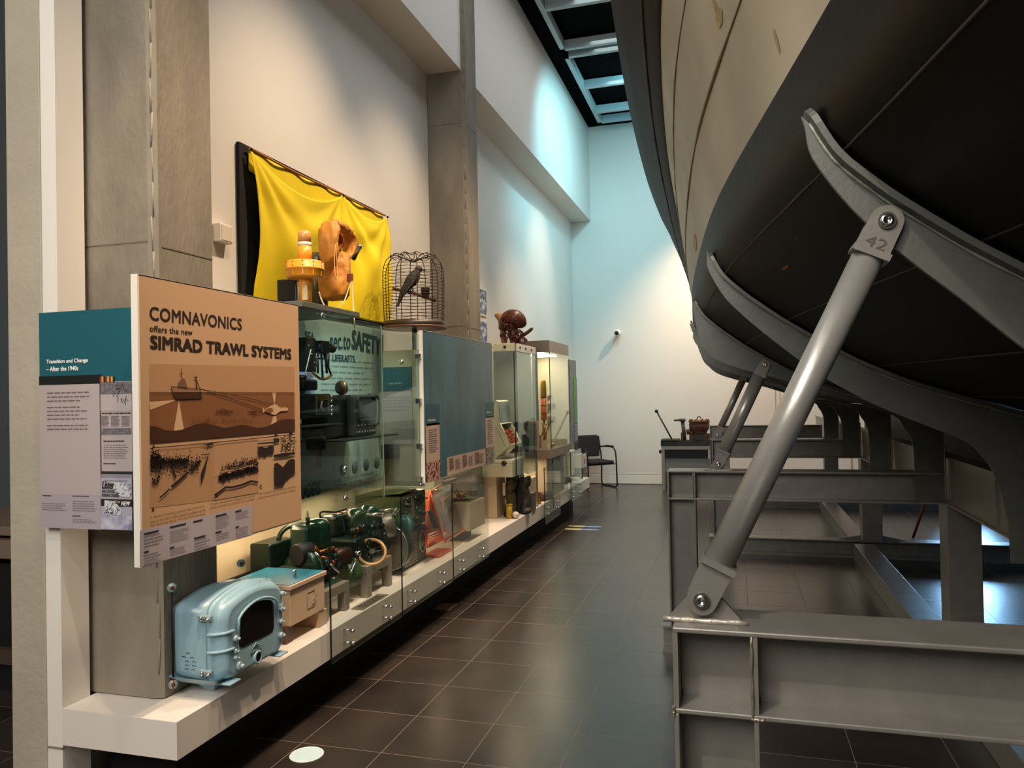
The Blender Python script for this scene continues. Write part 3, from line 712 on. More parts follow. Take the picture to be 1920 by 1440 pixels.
# ================================================================== poster boards
def board(name, lab, x, y0, y1, z0, z1, face, th=.03, cat='sign'):
    t = thing(name, lab, cat, (x, (y0+y1)/2, z0))
    G().box((x-th, y0, z0), (x-.002, y1, z1)).obj('edge_frame', M_white, t)
    G().box((x-.002, y0+.006, z0+.006), (x, y1-.004, z1-.006)).obj('face', face, t)
    G().box((x-.0015, y0+.006, z1-.006), (x-.0005, y1, z1-.001)).obj('top_edge', M_black, t)
    return t
XS1 = -2.0
M_tan = mat('poster_tan', '#cfa680', .38)
sg = board('tan_poster_board', 'big tan advertising board about trawl systems, nearest board on the display', XS1, 2.207, 3.236, 1.003, 2.03, M_tan)
def lp(px, py, l=1, x=XS1): return U(px, py, x=x+.0006*l)
def dec(name, pts, m, par, l=1, x=XS1):
    g = G(); g.face([lp(a, b, l, x) for a, b in pts]); return g.obj(name, m, par, fix=False)
def z34(pts, oy): return [(240+a/4.8, oy+b/4.8) for a, b in pts]
M_tan2 = mat('poster_tan_dark', '#a97d5a', .4); M_brn = mat('poster_brown', '#8a5a3a', .4); M_brn2 = mat('poster_deep_brown', '#4a2c1c', .45)
M_tanl = mat('poster_light', '#d7ae86', .4)
tpx('lettering', 'COMNAVONICS', (279.8, 600), (453, 619.5), (279.8, 574), XS1, M_ink, sg, .015)
tpx('lettering', 'offers the new', (280, 621.5), (360.5, 629), (280, 609.5), XS1, M_ink, sg, .012)
tpx('lettering', 'SIMRAD TRAWL SYSTEMS', (281, 654.5), (546, 674.5), (281, 628), XS1, M_ink, sg, .035)
dec('printed_sky', [(280, 682), (552, 688), (552, 737), (280, 735.5)], mat('poster_tan_mid', '#bd906a', .4), sg, 1)
dec('printed_sea', z34([(193, 1130), (1498, 1132), (1500, 1400), (1300, 1440), (198, 1510)], 500), M_brn, sg, 2)
dec('beam', z34([(193, 1216), (440, 1200), (200, 1290)], 500), M_tanl, sg, 3)
dec('beam', z34([(458, 1200), (412, 1475), (505, 1475)], 500), M_tanl, sg, 3)
dec('beam', z34([(1296, 1133), (1334, 1133), (1318, 1250)], 500), M_tanl, sg, 3)
dec('beam', z34([(1312, 1330), (1332, 1330), (1342, 1400), (1284, 1425)], 500), M_tanl, sg, 3)
bed = smooth_poly([V((a, b, 0)) for a, b in [(198, 92), (260, 96), (330, 125), (430, 132), (520, 110), (620, 72), (710, 68), (790, 88), (870, 105), (950, 92), (1020, 80), (1090, 88), (1190, 108), (1270, 85), (1370, 38), (1440, 28), (1503, 32)]], 4)
dec('printed_seabed', z34([(p.x, p.y) for p in bed]+[(1503, 136), (198, 245)], 780), M_brn2, sg, 4)
# trawler
dec('printed_hull', z34([(388, 1076), (450, 1090), (655, 1102), (663, 1184), (430, 1192), (400, 1125)], 500), mat('poster_hull', '#9c7352', .4), sg, 5)
dec('printed_hull', z34([(402, 1132), (663, 1130), (663, 1184), (430, 1192)], 500), M_brn2, sg, 6)
dec('printed_wheelhouse', z34([(445, 1042), (465, 1040), (462, 1022), (482, 1020), (484, 1004), (512, 1010), (518, 1032), (526, 1050), (540, 1104), (450, 1090)], 500), mat('poster_house', '#7d5a42', .4), sg, 6)
def line(par, pts, wpx, m, name='printed_line', l=7, oy=500, x=XS1):
    g = G()
    for (a, b), (c, d) in zip(pts, pts[1:]):
        L = math.hypot(c-a, d-b) or 1; nx, ny = -(d-b)/L*wpx/2, (c-a)/L*wpx/2
        g.face([lp(240+q/4.8, oy+r_/4.8, l, x) for q, r_ in ((a+nx, b+ny), (c+nx, d+ny), (c-nx, d-ny), (a-nx, b-ny))])
    return g.obj(name, m, par, fix=False)
line(sg, [(480, 915), (482, 1005)], 5, M_ink); line(sg, [(465, 957), (495, 959)], 5, M_ink)
line(sg, [(612, 985), (618, 1100)], 9, M_ink); line(sg, [(592, 1000), (620, 998)], 10, M_ink); line(sg, [(614, 1020), (650, 1102)], 6, M_ink)
line(sg, [(388, 1076), (402, 1132), (430, 1192), (663, 1186), (655, 1102), (388, 1076)], 4, M_ink)
line(sg, [(655, 1102), (900, 1180), (1210, 1288)], 6, M_ink); line(sg, [(655, 1102), (1000, 1165), (1310, 1240)], 5, M_ink)
line(sg, [(193, 1130), (1498, 1132)], 4, M_ink)
net = smooth_poly([V((a, b, 0)) for a, b in [(1230, 1290), (1270, 1262), (1330, 1238), (1370, 1268), (1420, 1266), (1443, 1282), (1425, 1298), (1370, 1302), (1325, 1333), (1270, 1318), (1230, 1302)]], 3)
dec('printed_net', z34([(p.x, p.y) for p in net], 500), M_tanl, sg, 7)
dec('printed_net_mouth', z34([(1232, 1296), (1262, 1272), (1300, 1272), (1308, 1300), (1280, 1318), (1245, 1310)], 500), M_brn, sg, 8)
dec('printed_door', z34([(1213, 1270), (1226, 1270), (1226, 1316), (1213, 1312)], 500), M_tanl, sg, 8)
r = random.Random(11)
def specks(name, par, polyfn, n, m, s=(2, 6), l=8, oy=780, x=XS1):
    g = G()
    for i in range(n):
        a, b = polyfn(r); w_ = r.uniform(*s); h_ = r.uniform(*s)
        g.face([lp(240+q/4.8, oy+t_/4.8, l, x) for q, t_ in ((a, b), (a+w_, b-w_*.2), (a+w_, b+h_), (a, b+h_))])
    return g.obj(name, m, par, fix=False)
specks('printed_fish', sg, lambda r: (r.gauss(875, 45), r.gauss(1300, 12)), 120, M_brn2, (3, 8), 8, 500)
specks('printed_fish', sg, lambda r: (r.gauss(1130, 35), r.gauss(1306, 9)), 60, M_brn2, (3, 8), 8, 500)
specks('printed_fish', sg, lambda r: (r.uniform(560, 1120), r.gauss(1375, 12)), 150, mat('poster_fish', '#6d452c', .45), (3, 8), 8, 500)
# echogram strips
dec('echogram', z34([(198, 285), (768, 232), (768, 760), (198, 830)], 780), mat('echo_bg', '#bb8f69', .42), sg, 1)
dec('echogram', z34([(768, 232), (1170, 200), (1172, 690), (768, 760)], 780), mat('echo_bg2', '#bf9470', .42), sg, 2)
line(sg, [(198, 290), (768, 240), (1503, 165)], 7, M_ink, l=8, oy=780)
line(sg, [(285, 738), (330, 700), (375, 655)], 13, M_ink, l=8, oy=780); line(sg, [(390, 640), (450, 590), (535, 510)], 22, M_ink, l=8, oy=780)
line(sg, [(562, 495), (610, 440), (655, 400)], 26, M_ink, l=8, oy=780)
dec('echo_mark', z34([(728, 335), (655, 520), (658, 620), (690, 520)], 780), M_ink, sg, 8)
line(sg, [(655, 350), (735, 340)], 8, M_ink, l=8, oy=780); dec('echo_mark', z34([(653, 262), (768, 240), (768, 258), (735, 262), (722, 282), (710, 262)], 780), M_ink, sg, 8)
line(sg, [(390, 440), (430, 560)], 18, M_ink, l=8, oy=780)
specks('echo_specks', sg, lambda r: (r.uniform(200, 640), 430+r.gauss(0, 45)), 420, M_ink, (4, 13), 8)
specks('echo_specks', sg, lambda r: (r.uniform(280, 540), 405+r.gauss(0, 14)), 260, M_ink, (6, 16), 8)
specks('echo_specks', sg, lambda r: (r.uniform(200, 290), 400+r.gauss(0, 40)), 200, M_ink, (8, 20), 8)
specks('echo_specks', sg, lambda r: (lambda t: (230+50*t+r.gauss(0, 12), 600-60*t+r.gauss(0, 20)))(r.random()), 60, M_ink, (5, 13), 8)
specks('echo_specks', sg, lambda r: (r.uniform(200, 760), r.uniform(290, 420)), 160, M_ink, (2, 5), 8)
specks('echo_specks', sg, lambda r: (lambda t: (810+350*t, 560-105*t+r.gauss(0, 16)))(r.random()), 520, M_ink, (5, 18), 8)
specks('echo_specks', sg, lambda r: (lambda t: (840+320*t, 490-75*t-abs(r.gauss(0, 28))))(r.random()), 260, M_ink, (3, 12), 8)
line(sg, [(775, 528), (860, 495), (960, 488), (1060, 460), (1120, 442), (1170, 458)], 4, M_tanl, l=9, oy=780)
line(sg, [(778, 715), (830, 680), (880, 640), (940, 642), (1020, 622), (1110, 585), (1170, 598)], 18, M_ink, l=8, oy=780)
dec('echo_mark', z34([(1168, 285), (1200, 275), (1240, 290), (1290, 262), (1312, 270), (1312, 330), (1290, 345), (1265, 335), (1230, 365), (1210, 345), (1190, 365), (1170, 350)], 780), M_ink, sg, 8)
line(sg, [(1170, 250), (1312, 238)], 14, M_ink, l=8, oy=780)
dec('echo_mark', z34([(1316, 430), (1345, 420), (1395, 462), (1440, 400), (1480, 385), (1503, 395), (1503, 520), (1470, 530), (1440, 560), (1415, 580), (1400, 622), (1318, 636)], 780), M_ink, sg, 8)
dec('echo_mark', z34([(1314, 350), (1390, 335), (1503, 325), (1503, 345), (1420, 365), (1314, 375)], 780), M_ink, sg, 8)
dec('echo_mark', z34([(1312, 205), (1362, 200), (1362, 232), (1312, 240)], 780), M_ink, sg, 8)
dec('echo_mark', z34([(1450, 140), (1478, 138), (1480, 166), (1450, 168)], 780), M_ink, sg, 8); dec('echo_mark', z34([(1312, 178), (1330, 160), (1352, 175), (1352, 182)], 780), M_ink, sg, 8)
specks('echo_specks', sg, lambda r: (r.uniform(1365, 1500), r.uniform(180, 320)), 130, M_ink, (2, 14), 8)
M_tint = mat('caption_ink', '#8a6343', .5)
tpx('caption', 'In demersal trawling a general view of the situa-', z34([(200, 925)], 780)[0], z34([(690, 820)], 780)[0], z34([(200, 900)], 780)[0], XS1, M_tint, sg, 0)
tpx('caption', 'tion on the echo is often wanted in addition to the', z34([(200, 962)], 780)[0], z34([(695, 850)], 780)[0], z34([(200, 938)], 780)[0], XS1, M_tint, sg, 0)
tpx('caption', 'fish detecting device. The best fish-classifying', z34([(202, 1000)], 780)[0], z34([(690, 888)], 780)[0], z34([(202, 974)], 780)[0], XS1, M_tint, sg, 0)
tpx('caption', 'On the echosounder, echogram «B», the fish', z34([(740, 805)], 780)[0], z34([(1140, 725)], 780)[0], z34([(740, 782)], 780)[0], XS1, M_tint, sg, 0)
tpx('caption', 'details and depth are recorded. The trawl depth', z34([(740, 838)], 780)[0], z34([(1140, 755)], 780)[0], z34([(740, 815)], 780)[0], XS1, M_tint, sg, 0)
tpx('caption', 'The Trawl Eye «C» records fish above and', z34([(1175, 715)], 780)[0], z34([(1508, 645)], 780)[0], z34([(1175, 692)], 780)[0], XS1, M_tint, sg, 0)
tpx('caption', 'below the rope and how the trawl is opening.', z34([(1175, 750)], 780)[0], z34([(1505, 675)], 780)[0], z34([(1175, 727)], 780)[0], XS1, M_tint, sg, 0)
tpx('lettering', 'A', z34([(210, 860)], 780)[0], z34([(236, 856)], 780)[0], z34([(210, 822)], 780)[0], XS1, M_ink, sg, .04)
tpx('lettering', 'B', z34([(786, 738)], 780)[0], z34([(808, 733)], 780)[0], z34([(786, 708)], 780)[0], XS1, M_ink, sg, .02)
tpx('lettering', 'C', z34([(1183, 654)], 780)[0], z34([(1203, 650)], 780)[0], z34([(1183, 622)], 780)[0], XS1, M_ink, sg, .02)
# lilac caption strip along its lower edge
dec('caption_strip', z34([(106, 1030), (1118, 800), (1118, 1075), (106, 1362)], 780), M_lilac, sg, 4)
M_pr = mat('small_print_ink', '#675c66', .6)
def cpx(px, py, px2, py2, n, seed, par=sg, x=XS1, l=6, h=.24, m=M_pr):
    a, b = U(px, py, x=x), U(px2, py2, x=x); return bars_x('small_print', x+.0006*l, a.y, b.y, b.z, a.z, n, m, par, seed, h)
for i, (a, b, c, d, n) in enumerate([(136, 1085, 320, 1155, 4), (370, 1040, 545, 1110, 6), (590, 1120, 742, 1180, 4), (782, 920, 915, 1000, 6), (962, 875, 1085, 915, 4), (136, 1255, 290, 1310, 4), (372, 1205, 540, 1225, 3), (785, 1070, 915, 1100, 3), (962, 1020, 1085, 1085, 5)]):
    (p, q), (s, t) = z34([(a, b)], 780)[0], z34([(c, d)], 780)[0]; cpx(p, q, s, t, n, i)
for i, (a, b, c) in enumerate([(136, 1060, 270), (370, 1000, 515), (582, 950, 665), (782, 900, 880), (960, 858, 1015), (136, 1225, 180), (370, 1185, 410), (590, 1100, 690), (782, 1048, 835), (962, 1000, 992)]):
    p, q = z34([(a, b)], 780)[0]; a_, b_ = U(p, q, x=XS1), U(240+c/4.8, q-1, x=XS1)
    G().box((XS1+.003, a_.y, a_.z-.0016), (XS1+.0042, b_.y, a_.z+.0016)).obj('caption_heading', M_ink, sg)

# left sign, facing the camera
ls = thing('transition_sign', 'tall sign with a teal top half beside the concrete wall end, facing the camera', 'sign', (-2.39, 2.33, 1.10))
Y0 = 2.335
def y_(px, py, o=0): return U(px, py, y=Y0-.0006*o)
def rect_y(name, a, b, m, o=1, par=ls):
    p, q = y_(*a), y_(*b); return G().box((p.x, Y0-.0006*o, q.z), (q.x, Y0-.0006*(o-1), p.z)).obj(name, m, par)
p, q = y_(73, 588), y_(250, 990)
G().box((p.x, Y0, q.z), (q.x, Y0+.02, p.z)).obj('board', mat('sign_backing', '#2c2a2c', .5), ls)
rect_y('header', (73, 587), (249, 716), M_teal, 1); rect_y('text_sheet', (74, 719), (190, 993), mat('lilac_sheet', '#b3a5a3', .5), 1)
rect_y('black_bar', (73.5, 706), (191, 719), mat('bar_black', '#141a1a', .4), 2)
rect_y('side_sheet', (189, 716), (249, 884), mat('lilac_sheet2', '#b1a4a3', .5), 2)
rect_y('caption_sheet', (76, 925), (190, 993), mat('lilac_sheet3', '#a79da4', .5), 2)
rect_y('grey_strip', (190, 889), (249, 995), mat('grey_strip', '#8a8690', .5), 1)
M_wt = mat('white_type', '#eceae4', .5)
def ty(s, bl, w, h, bold=.0, m=M_wt, shear=0, o=4):
    a = y_(*bl); b = y_(bl[0]+w, bl[1]); c = y_(bl[0], bl[1]-h); y = Y0-.0006*o
    return text('lettering', s, V((a.x, y, a.z)), V((b.x, y, a.z)), V((a.x, y, c.z)), m, ls, bold, .0004, shear)
ty('Transition and Change', (88, 684), 78, 9.5, .03); ty('– After the 1940s', (88, 696.5), 60, 8.5, .03)
M_bl = mat('blurred_type', '#6f6568', .6)
def by(px, py, px2, py2, n, seed, h=.26, m=M_bl, rag=.25):
    a, b = y_(px, py), y_(px2, py2); return bars_x('small_print', Y0-.003, a.x, b.x, b.z, a.z, n, m, ls, seed, h, rag, axis='y')
by(89, 736, 170, 757, 3, 1); by(89, 763, 170, 791, 4, 2); by(89, 797, 170, 810, 2, 3); by(80, 943, 126, 960, 4, 4); by(137, 939, 184, 962, 5, 5); by(137, 973, 184, 983, 3, 6)
by(195, 834, 242, 862, 7, 7)
for a, b, c in ((81, 928, 97), (137, 929, 168), (137, 966, 152), (195, 826, 234), (195, 868, 218)): by(a, b, c, b+2.5, 1, 1, .8, M_ink, 0)
# signal flag strip, sketches, advert
for i, (c0) in enumerate(['#8a2f22', '#c9a24a', '#2a2320', '#8a2f22', '#c9a24a', '#8a2f22', '#c9a24a', '#2a2320']):
    rect_y('flag_strip', (188+i*3.5, 706), (191.5+i*3.5, 717), mat('flag%s' % c0[1:], c0, .5), 5)
rect_y('sketch', (189, 717), (248, 738), mat('sketch_grey', '#7f7a7d', .5, noise=.45, scale=90), 5)
rect_y('sketch', (189, 738), (248, 770), mat('sketch_pale', '#b4a8a6', .5), 4)
g = G(); rr = random.Random(3)
for i in range(22):
    a = (rr.uniform(210, 238), rr.uniform(722, 750)); b = (a[0]+rr.uniform(-8, 8), a[1]+rr.uniform(-10, 10)); g.tube([y_(*a, 7), y_(*b, 7)], .0009, 4)
g.obj('sketch_lines', mat('pencil', '#454048', .6), ls)
by(192, 774, 246, 777, 1, 9, .6, M_ink, 0); by(190, 780, 206, 800, 9, 10, .5); by(209, 780, 226, 800, 9, 11, .5); by(229, 780, 246, 800, 9, 12, .5)
rect_y('sketch', (190, 803), (247, 814), mat('sketch_grey', '#7f7a7d', .5), 5)
rect_y('advert', (190, 896), (249, 990), mat('advert_pale', '#a9a8b4', .5), 4)
rect_y('advert', (190, 935), (249, 950), M_ink, 5)
ty('Lister', (193, 916), 23, 15, .02, M_ink, .3, 8); ty('AIR-COOLED', (193, 923.5), 24, 6, .02, M_ink, 0, 8); ty('MARINE DIESELS', (193, 931), 31, 6, .02, M_ink, 0, 8)
ty('Spend more time fishing with', (198, 903), 42, 4, 0, M_ink, 0, 8); ty('NEW', (229.5, 947.5), 17, 8, .03, M_wt, .2, 9); ty('BE THE', (215, 942.5), 12, 4, .0, M_wt, .2, 9)
rect_y('advert', (190, 966), (249, 994), mat('advert_blue', '#7c7f9c', .5, noise=.3, scale=25, col2='#c3bfcc'), 5)
g = G(); rr = random.Random(6); g2 = G()
for (cx, cy, n) in ((213, 952, 34), (230, 918, 18)):
    for i in range(n):
        a = (cx+rr.uniform(-14, 12), cy+rr.uniform(-10, 13)); b = (a[0]+rr.uniform(-6, 6), a[1]+rr.uniform(-5, 5)); g.tube([y_(*a, 10), y_(*b, 10)], .0009, 4)
    g2.prism([y_(cx+dx, cy+dy, 8) for dx, dy in ((-17, -14), (2, -12), (15, 4), (13, 14), (-6, 13), (-17, -2))], (0, .0003, 0))
g2.obj('advert_engine', mat('advert_white', '#cfccd2', .5), ls); g.obj('advert_lines', M_ink, ls)

# teal board
X2 = -2.0
M_tb = mat('teal_board', '#2b5f6b', .3, noise=.22, scale=2.2, col2='#1d4252', lo=.35, hi=.65, stretch=(1, 3, .8))
tb = board('teal_poster_board', 'big teal poster board with small text panels, mid-way along the display', X2, 4.752, 6.272, 1.0, 2.022, M_tb)
def rect_x(name, a, b, m, o, par=tb, x=X2):
    p, q = U(*a, x=x), U(*b, x=x); return G().box((x+.0006*(o-1), p.y, q.z), (x+.0006*o, q.y, p.z)).obj(name, m, par)
M_lil2 = mat('lilac_warm', '#b39a8c', .5)
rect_x('text_header', (798, 759), (825, 796), mat('teal_deep', '#1d4556', .4), 2); rect_x('text_panel', (798, 795), (825, 868), M_lil2, 2)
rect_x('reef_photo', (799, 868), (826, 897), mat('reef_photo', '#c08a78', .5, scale=45, col2='#1c1a22', lo=.42, hi=.55), 3)
rect_x('text_header', (910, 754), (926, 782), mat('teal_deep2', '#1f4c50', .4), 2); rect_x('text_panel', (910, 782), (926.5, 840), M_lil2, 2)
rect_x('net_photo', (911, 840), (927, 868), mat('net_photo', '#a09084', .5, scale=50, col2='#201c1c', lo=.42, hi=.55), 3)
g = G(); g.face([U(*p, x=X2+.0008) for p in ((838, 858), (910, 841), (911, 871), (839, 893))]); g.obj('caption_strip', M_lil2, tb, fix=False)
tpx('lettering', 'The life of a Reef', (802, 790), (816, 789), (802, 786), X2, M_wt, tb, .02)
tpx('lettering', 'Keeping watch', (912, 775), (921, 774), (912, 772), X2, M_wt, tb, .02)
cpx(803, 806, 821, 848, 11, 21, tb, X2, 4, .35); cpx(913, 788, 924, 833, 11, 22, tb, X2, 4, .35)
for i, (a, b) in enumerate([(853, 864), (878, 888), (896, 908)]): cpx(a, 862-(a-853)*.24, b, 878-(a-853)*.24, 7, 30+i, tb, X2, 4, .4)
for i, px in enumerate((842, 867, 890)):
    g = G(); g.face([U(*p, x=X2+.002) for p in ((px, 860-(px-842)*.23), (px+8, 858-(px-842)*.23), (px+9, 878-(px-842)*.25), (px+1, 884-(px-842)*.25))]); g.obj('caption_picture', mat('capt_pic', '#8a6a5c', .5, scale=80, col2='#3a2e2c', lo=.45, hi=.5), tb, fix=False)
for i, z in enumerate((1.03, 1.25, 1.55, 1.85)):
    G().box((-2.045, 4.712, z-.018), (-2.01, 4.75, z+.018), .004).obj('clamp', M_chrome, tb)
# ================================================================== exhibits on the plinth
# ---- pale blue scanner box bolted to the column
M_pb = mat('pale_blue_enamel', '#93b6c4', .34, noise=.14, scale=5, bump=.06, bscale=50, coat=.25)
M_pbw = mat('pale_blue_worn', '#a9bfc2', .4, .2, noise=.35, scale=30)
sb = thing('scanner_box', 'pale blue cast metal scanner box with a dark window, bolted low on the nearest column', 'instrument', (-2.08, 2.8, .405))
def sec(x, y0, y1, z0, z1, arch, rr, n=7, botarch=0):
    """rounded section with an arched top in a plane x=const"""
    out = []
    for (cy, cz, a0) in ((y1-rr, z1-rr, 0), (y0+rr, z1-rr, 90), (y0+rr, z0+rr, 180), (y1-rr, z0+rr, 270)):
        for i in range(n):
            a = math.radians(a0+90*i/(n-1)); y, z = cy+rr*math.cos(a), cz+rr*math.sin(a)
            out.append((x, y, z))
    res = []
    m = len(out)
    for i in range(m):
        a, b = out[i], out[(i+1) % m]; k = 8 if abs(a[1]-b[1]) > .15 else 1
        for j in range(k):
            t = j/k; y = a[1]+(b[1]-a[1])*t; z = a[2]+(b[2]-a[2])*t
            s = max(0, math.sin(PI*(y-y0)/(y1-y0)))
            z += arch*s if z > (z0+z1)/2 else -botarch*s
            res.append((x, y, z))
    return res
def loft_secs(secs, name, m, par, cap0=True, cap1=True):
    g = G(); R = [[g._v(p) for p in s] for s in secs]; n = len(R[0])
    for A, B in zip(R, R[1:]):
        for k in range(n):
            f = g.b.faces.new([A[k], A[(k+1) % n], B[(k+1) % n], B[k]]); f.smooth = True
    if cap0: g.b.faces.new(R[0][::-1])
    if cap1: g.b.faces.new(R[-1])
    return g.obj(name, m, par)
loft_secs([sec(-2.195, 2.585, 3.02, .475, .755, .035, .03), sec(-2.15, 2.583, 3.022, .468, .762, .04, .035), sec(-2.036, 2.58, 3.025, .455, .765, .045, .045), sec(-2.034, 2.585, 3.02, .46, .76, .045, .045)], 'housing', M_pb, sb)
lid = loft_secs([sec(-2.031, 2.585, 3.02, .46, .76, .045, .045), sec(-2.029, 2.578, 3.027, .453, .768, .045, .045), sec(-2.012, 2.576, 3.029, .451, .770, .045, .048), sec(-2.008, 2.584, 3.021, .459, .762, .043, .045), sec(-1.985, 2.59, 3.015, .465, .755, .042, .05), sec(-1.965, 2.60, 3.005, .470, .750, .04, .05), sec(-1.955, 2.615, 2.99, .484, .736, .037, .045)], 'door', M_pb, sb)
G().prism([(-1.9545, a, b) for _, a, b in sec(0, 2.680, 2.922, .572, .705, .026, .022)], (.002, 0, 0)).obj('window', mat('window_dark', '#1a1614', .1, noise=.3, scale=14, spec=.8), lid)
hood = [V((-1.947, 2.668, .63))]+[V((-1.943, 2.668+.265*t, .700+.042*math.sin(PI*t)**.7)) for t in [i/12 for i in range(13)]]+[V((-1.947, 2.935, .64))]
G().tube(hood, .006, 8).obj('window_hood', M_pb, lid)
for y, s in ((2.60, -1), (3.005, 1)):
    for z in (.585, .655) if s < 0 else (.60, .665): G().tube(smooth_poly([(-2.025, 2.576 if s < 0 else 3.029, z), (-1.995, y-.020 if s < 0 else y+.020, z+.001), (-1.962, y+.002 if s < 0 else y-.002, z+.002), (-1.946, y+.040*(-s), z+.004)], 4), .0065, 8).obj('rib', M_pb, lid)
for y, z, r_ in ((2.652, .624, .012), (2.648, .575, .009), (2.65, .548, .008), (2.672, .508, .016), (2.975, .655, .012), (2.97, .60, .009), (2.97, .54, .013), (2.985, .72, .010)):
    kb = G().cyl((-1.965, y, z), (-1.938, y, z), r_, 16).obj('knob', M_pbw, lid); G().ball((-1.933, y, z), r_*.6).obj('knob_nut', M_pbw, kb)
G().lathe([(.029, -.02), (.029, .004), (.025, .008), (.020, .008), (.018, -.004)], (-1.953, 2.80, .500), (1, 0, 0), 24).obj('port_ring', M_pb, lid)
G().cyl((-1.96, 2.80, .500), (-1.948, 2.80, .500), .0185, 20).obj('port_glass', mat('port_dark', '#161110', .1), lid)
g = G(); tri = [(2.79, .564), (2.825, .540), (2.755, .540)]
g.tube([(-1.951, a, b) for a, b in tri], .0025, 5, closed=True).obj('badge', M_pbw, lid)
G().tube([(-1.951, 2.755, .533), (-1.951, 2.83, .533)], .0022, 5).obj('badge_line', M_pbw, lid)
text('badge_letters', 'Kelvin', V((-1.9535, 2.772, .543)), V((-1.9535, 2.812, .543)), V((-1.9535, 2.772, .551)), M_pbw, lid)
for z in (.72, .505):   # clasps across the seam on the side facing the camera
    cl = G().box((-2.062, 2.566, z-.012), (-2.002, 2.58, z+.014), .005).obj('clasp', M_pbw, sb)
    G().cyl((-2.04, 2.562, z-.006), (-2.04, 2.562, z+.012), .006, 10).obj('clasp_pin', M_chrome, cl); G().cyl((-2.026, 2.56, z+.002), (-2.0, 2.56, z+.002), .005, 10).obj('clasp_bolt', M_chrome, cl)
    cl2 = G().box((-2.062, 3.024, z-.012), (-2.002, 3.038, z+.014), .005).obj('clasp', M_pbw, sb)
for y0, y1 in ((2.60, 2.67), (2.94, 3.01)):
    G().box((-2.0, y0, .452), (-1.938, y1, .460), .004).obj('lower_lug', M_pb, lid)
ft = G(); R = []
for z, a in ((.485, .15), (.455, .11), (.43, .055), (.41, .034), (.402, .032)):
    R.append([ft._v((-2.085+a*.75*sx, 2.69+a*.9*sy, z)) for sx, sy in ((-1, -1), (1, -1), (1, 1), (-1, 1))])
for A, B in zip(R, R[1:]):
    for k in range(4): ft.b.faces.new([A[k], A[(k+1) % 4], B[(k+1) % 4], B[k]])
ft.b.faces.new(R[-1]); ft.obj('drip_foot', M_pb, sb, bevel=.008)
G().box((-2.199, 2.60, .48), (-2.190, 3.0, .75), .003).obj('back_plate', M_iron, sb)
for y, z in ((2.573, .835), (3.02, .835), (2.573, .45)):
    lg = G().lathe([(.018, -.008), (.018, .006), (.0, .006)], (-2.185, y, z), (.6, -.8, 0) if y < 2.7 else (1, -.3, 0), 16).obj('mounting_lug', M_pbw, sb)
    G().ball((-2.178, y-.008, z), .008).obj('lug_bolt', M_rust, lg)
G().tube([(-2.185, 2.572, .815), (-2.186, 2.574, .60), (-2.184, 2.572, .45)], .004, 6).obj('side_cable', M_iron, sb)
G().cyl((-2.184, 2.572, .43), (-2.184, 2.572, .47), .006, 8).obj('cable_end', M_copper, sb)
g = G(); rr = random.Random(5)
for i in range(9):
    z = .51+.016*(i//2); x = -2.14+.03*(i % 2)+rr.uniform(-.01, .01); g.tube([(x, 2.5815, z), (x+.012, 2.5812, z+.003), (x+.02, 2.5813, z-.001)], .0012, 4)
g.obj('scratches', M_iron, sb)
g = G()
for i in range(14): g.ball((-1.99+rr.uniform(-.02, .01), 2.66+rr.random()*.3, .795+rr.uniform(-.004, .002)), rr.uniform(.001, .0035), (1, 1, .4), 6)
g.obj('paint_chips', M_rust, sb)

# ---- beige box with a blue top
bb_ = thing('beige_box', 'beige metal box with a flat blue top, beside the pale blue scanner', 'box', (-2.25, 3.41, .40))
G().box((-2.42, 3.25, .485), (-2.08, 3.57, .655), .003).obj('body', mat('beige_enamel', '#c9ad90', .45), bb_)
ld = G().box((-2.43, 3.24, .66), (-2.07, 3.58, .682), .003).obj('lid', mat('beige_enamel', '#c9ad90', .45), bb_)
G().box((-2.42, 3.25, .682), (-2.08, 3.57, .685)).obj('blue_top', mat('blue_top', '#2b7a94', .35, noise=.15, scale=14), ld)
G().cyl((-2.16, 3.42, .685), (-2.16, 3.42, .705), .008, 14).ball((-2.16, 3.42, .707), .011).obj('knob', M_chrome, ld)
g = G(); g.tube([(-2.078, 3.40, .53), (-2.078, 3.40, .61), (-2.078, 3.47, .61), (-2.078, 3.47, .53)], .0012, 4, closed=True); dd = g.obj('small_door', mat('door_outline', '#8f7a60', .6), bb_)
G().tube([(-2.074, 3.45, .545), (-2.07, 3.45, .575), (-2.07, 3.475, .58)], .003, 6).obj('latch', M_chrome, dd)
G().box((-2.20, 3.24, .402), (-2.10, 3.30, .485)).obj('leg', mat('brown_leg', '#5d4232', .6), bb_)
G().box((-2.40, 3.24, .402), (-2.30, 3.30, .485)).obj('leg', mat('brown_leg', '#5d4232', .6), bb_)
G().box((-2.38, 3.52, .402), (-2.085, 3.60, .48)).obj('leg', mat('box_leg', '#b79a7c', .5), bb_)

def pedestal(y0, y1, z, lab):
    t = thing('machine_stand', lab, 'stand', (-2.25, (y0+y1)/2, .4)); m = mat('stand_paint', '#938b7e', .4, .45)
    G().box((-2.46, y0, z-.05), (-2.10, y1, z), .003).obj('top', m, t)
    for y in (y0, y1-.05):
        for x in (-2.46, -2.15): G().box((x, y, .402), (x+.05, y+.05, z-.05), .003).obj('leg', m, t)
    G().box((-2.43, y0+.05, .402), (-2.41, y1-.05, .43)).obj('rail', m, t)
pedestal(3.60, 3.875, .56, 'grey square stand under the single-cylinder engine')
pedestal(4.10, 4.43, .585, 'grey square stand under the engine with the brass-rimmed wheel')

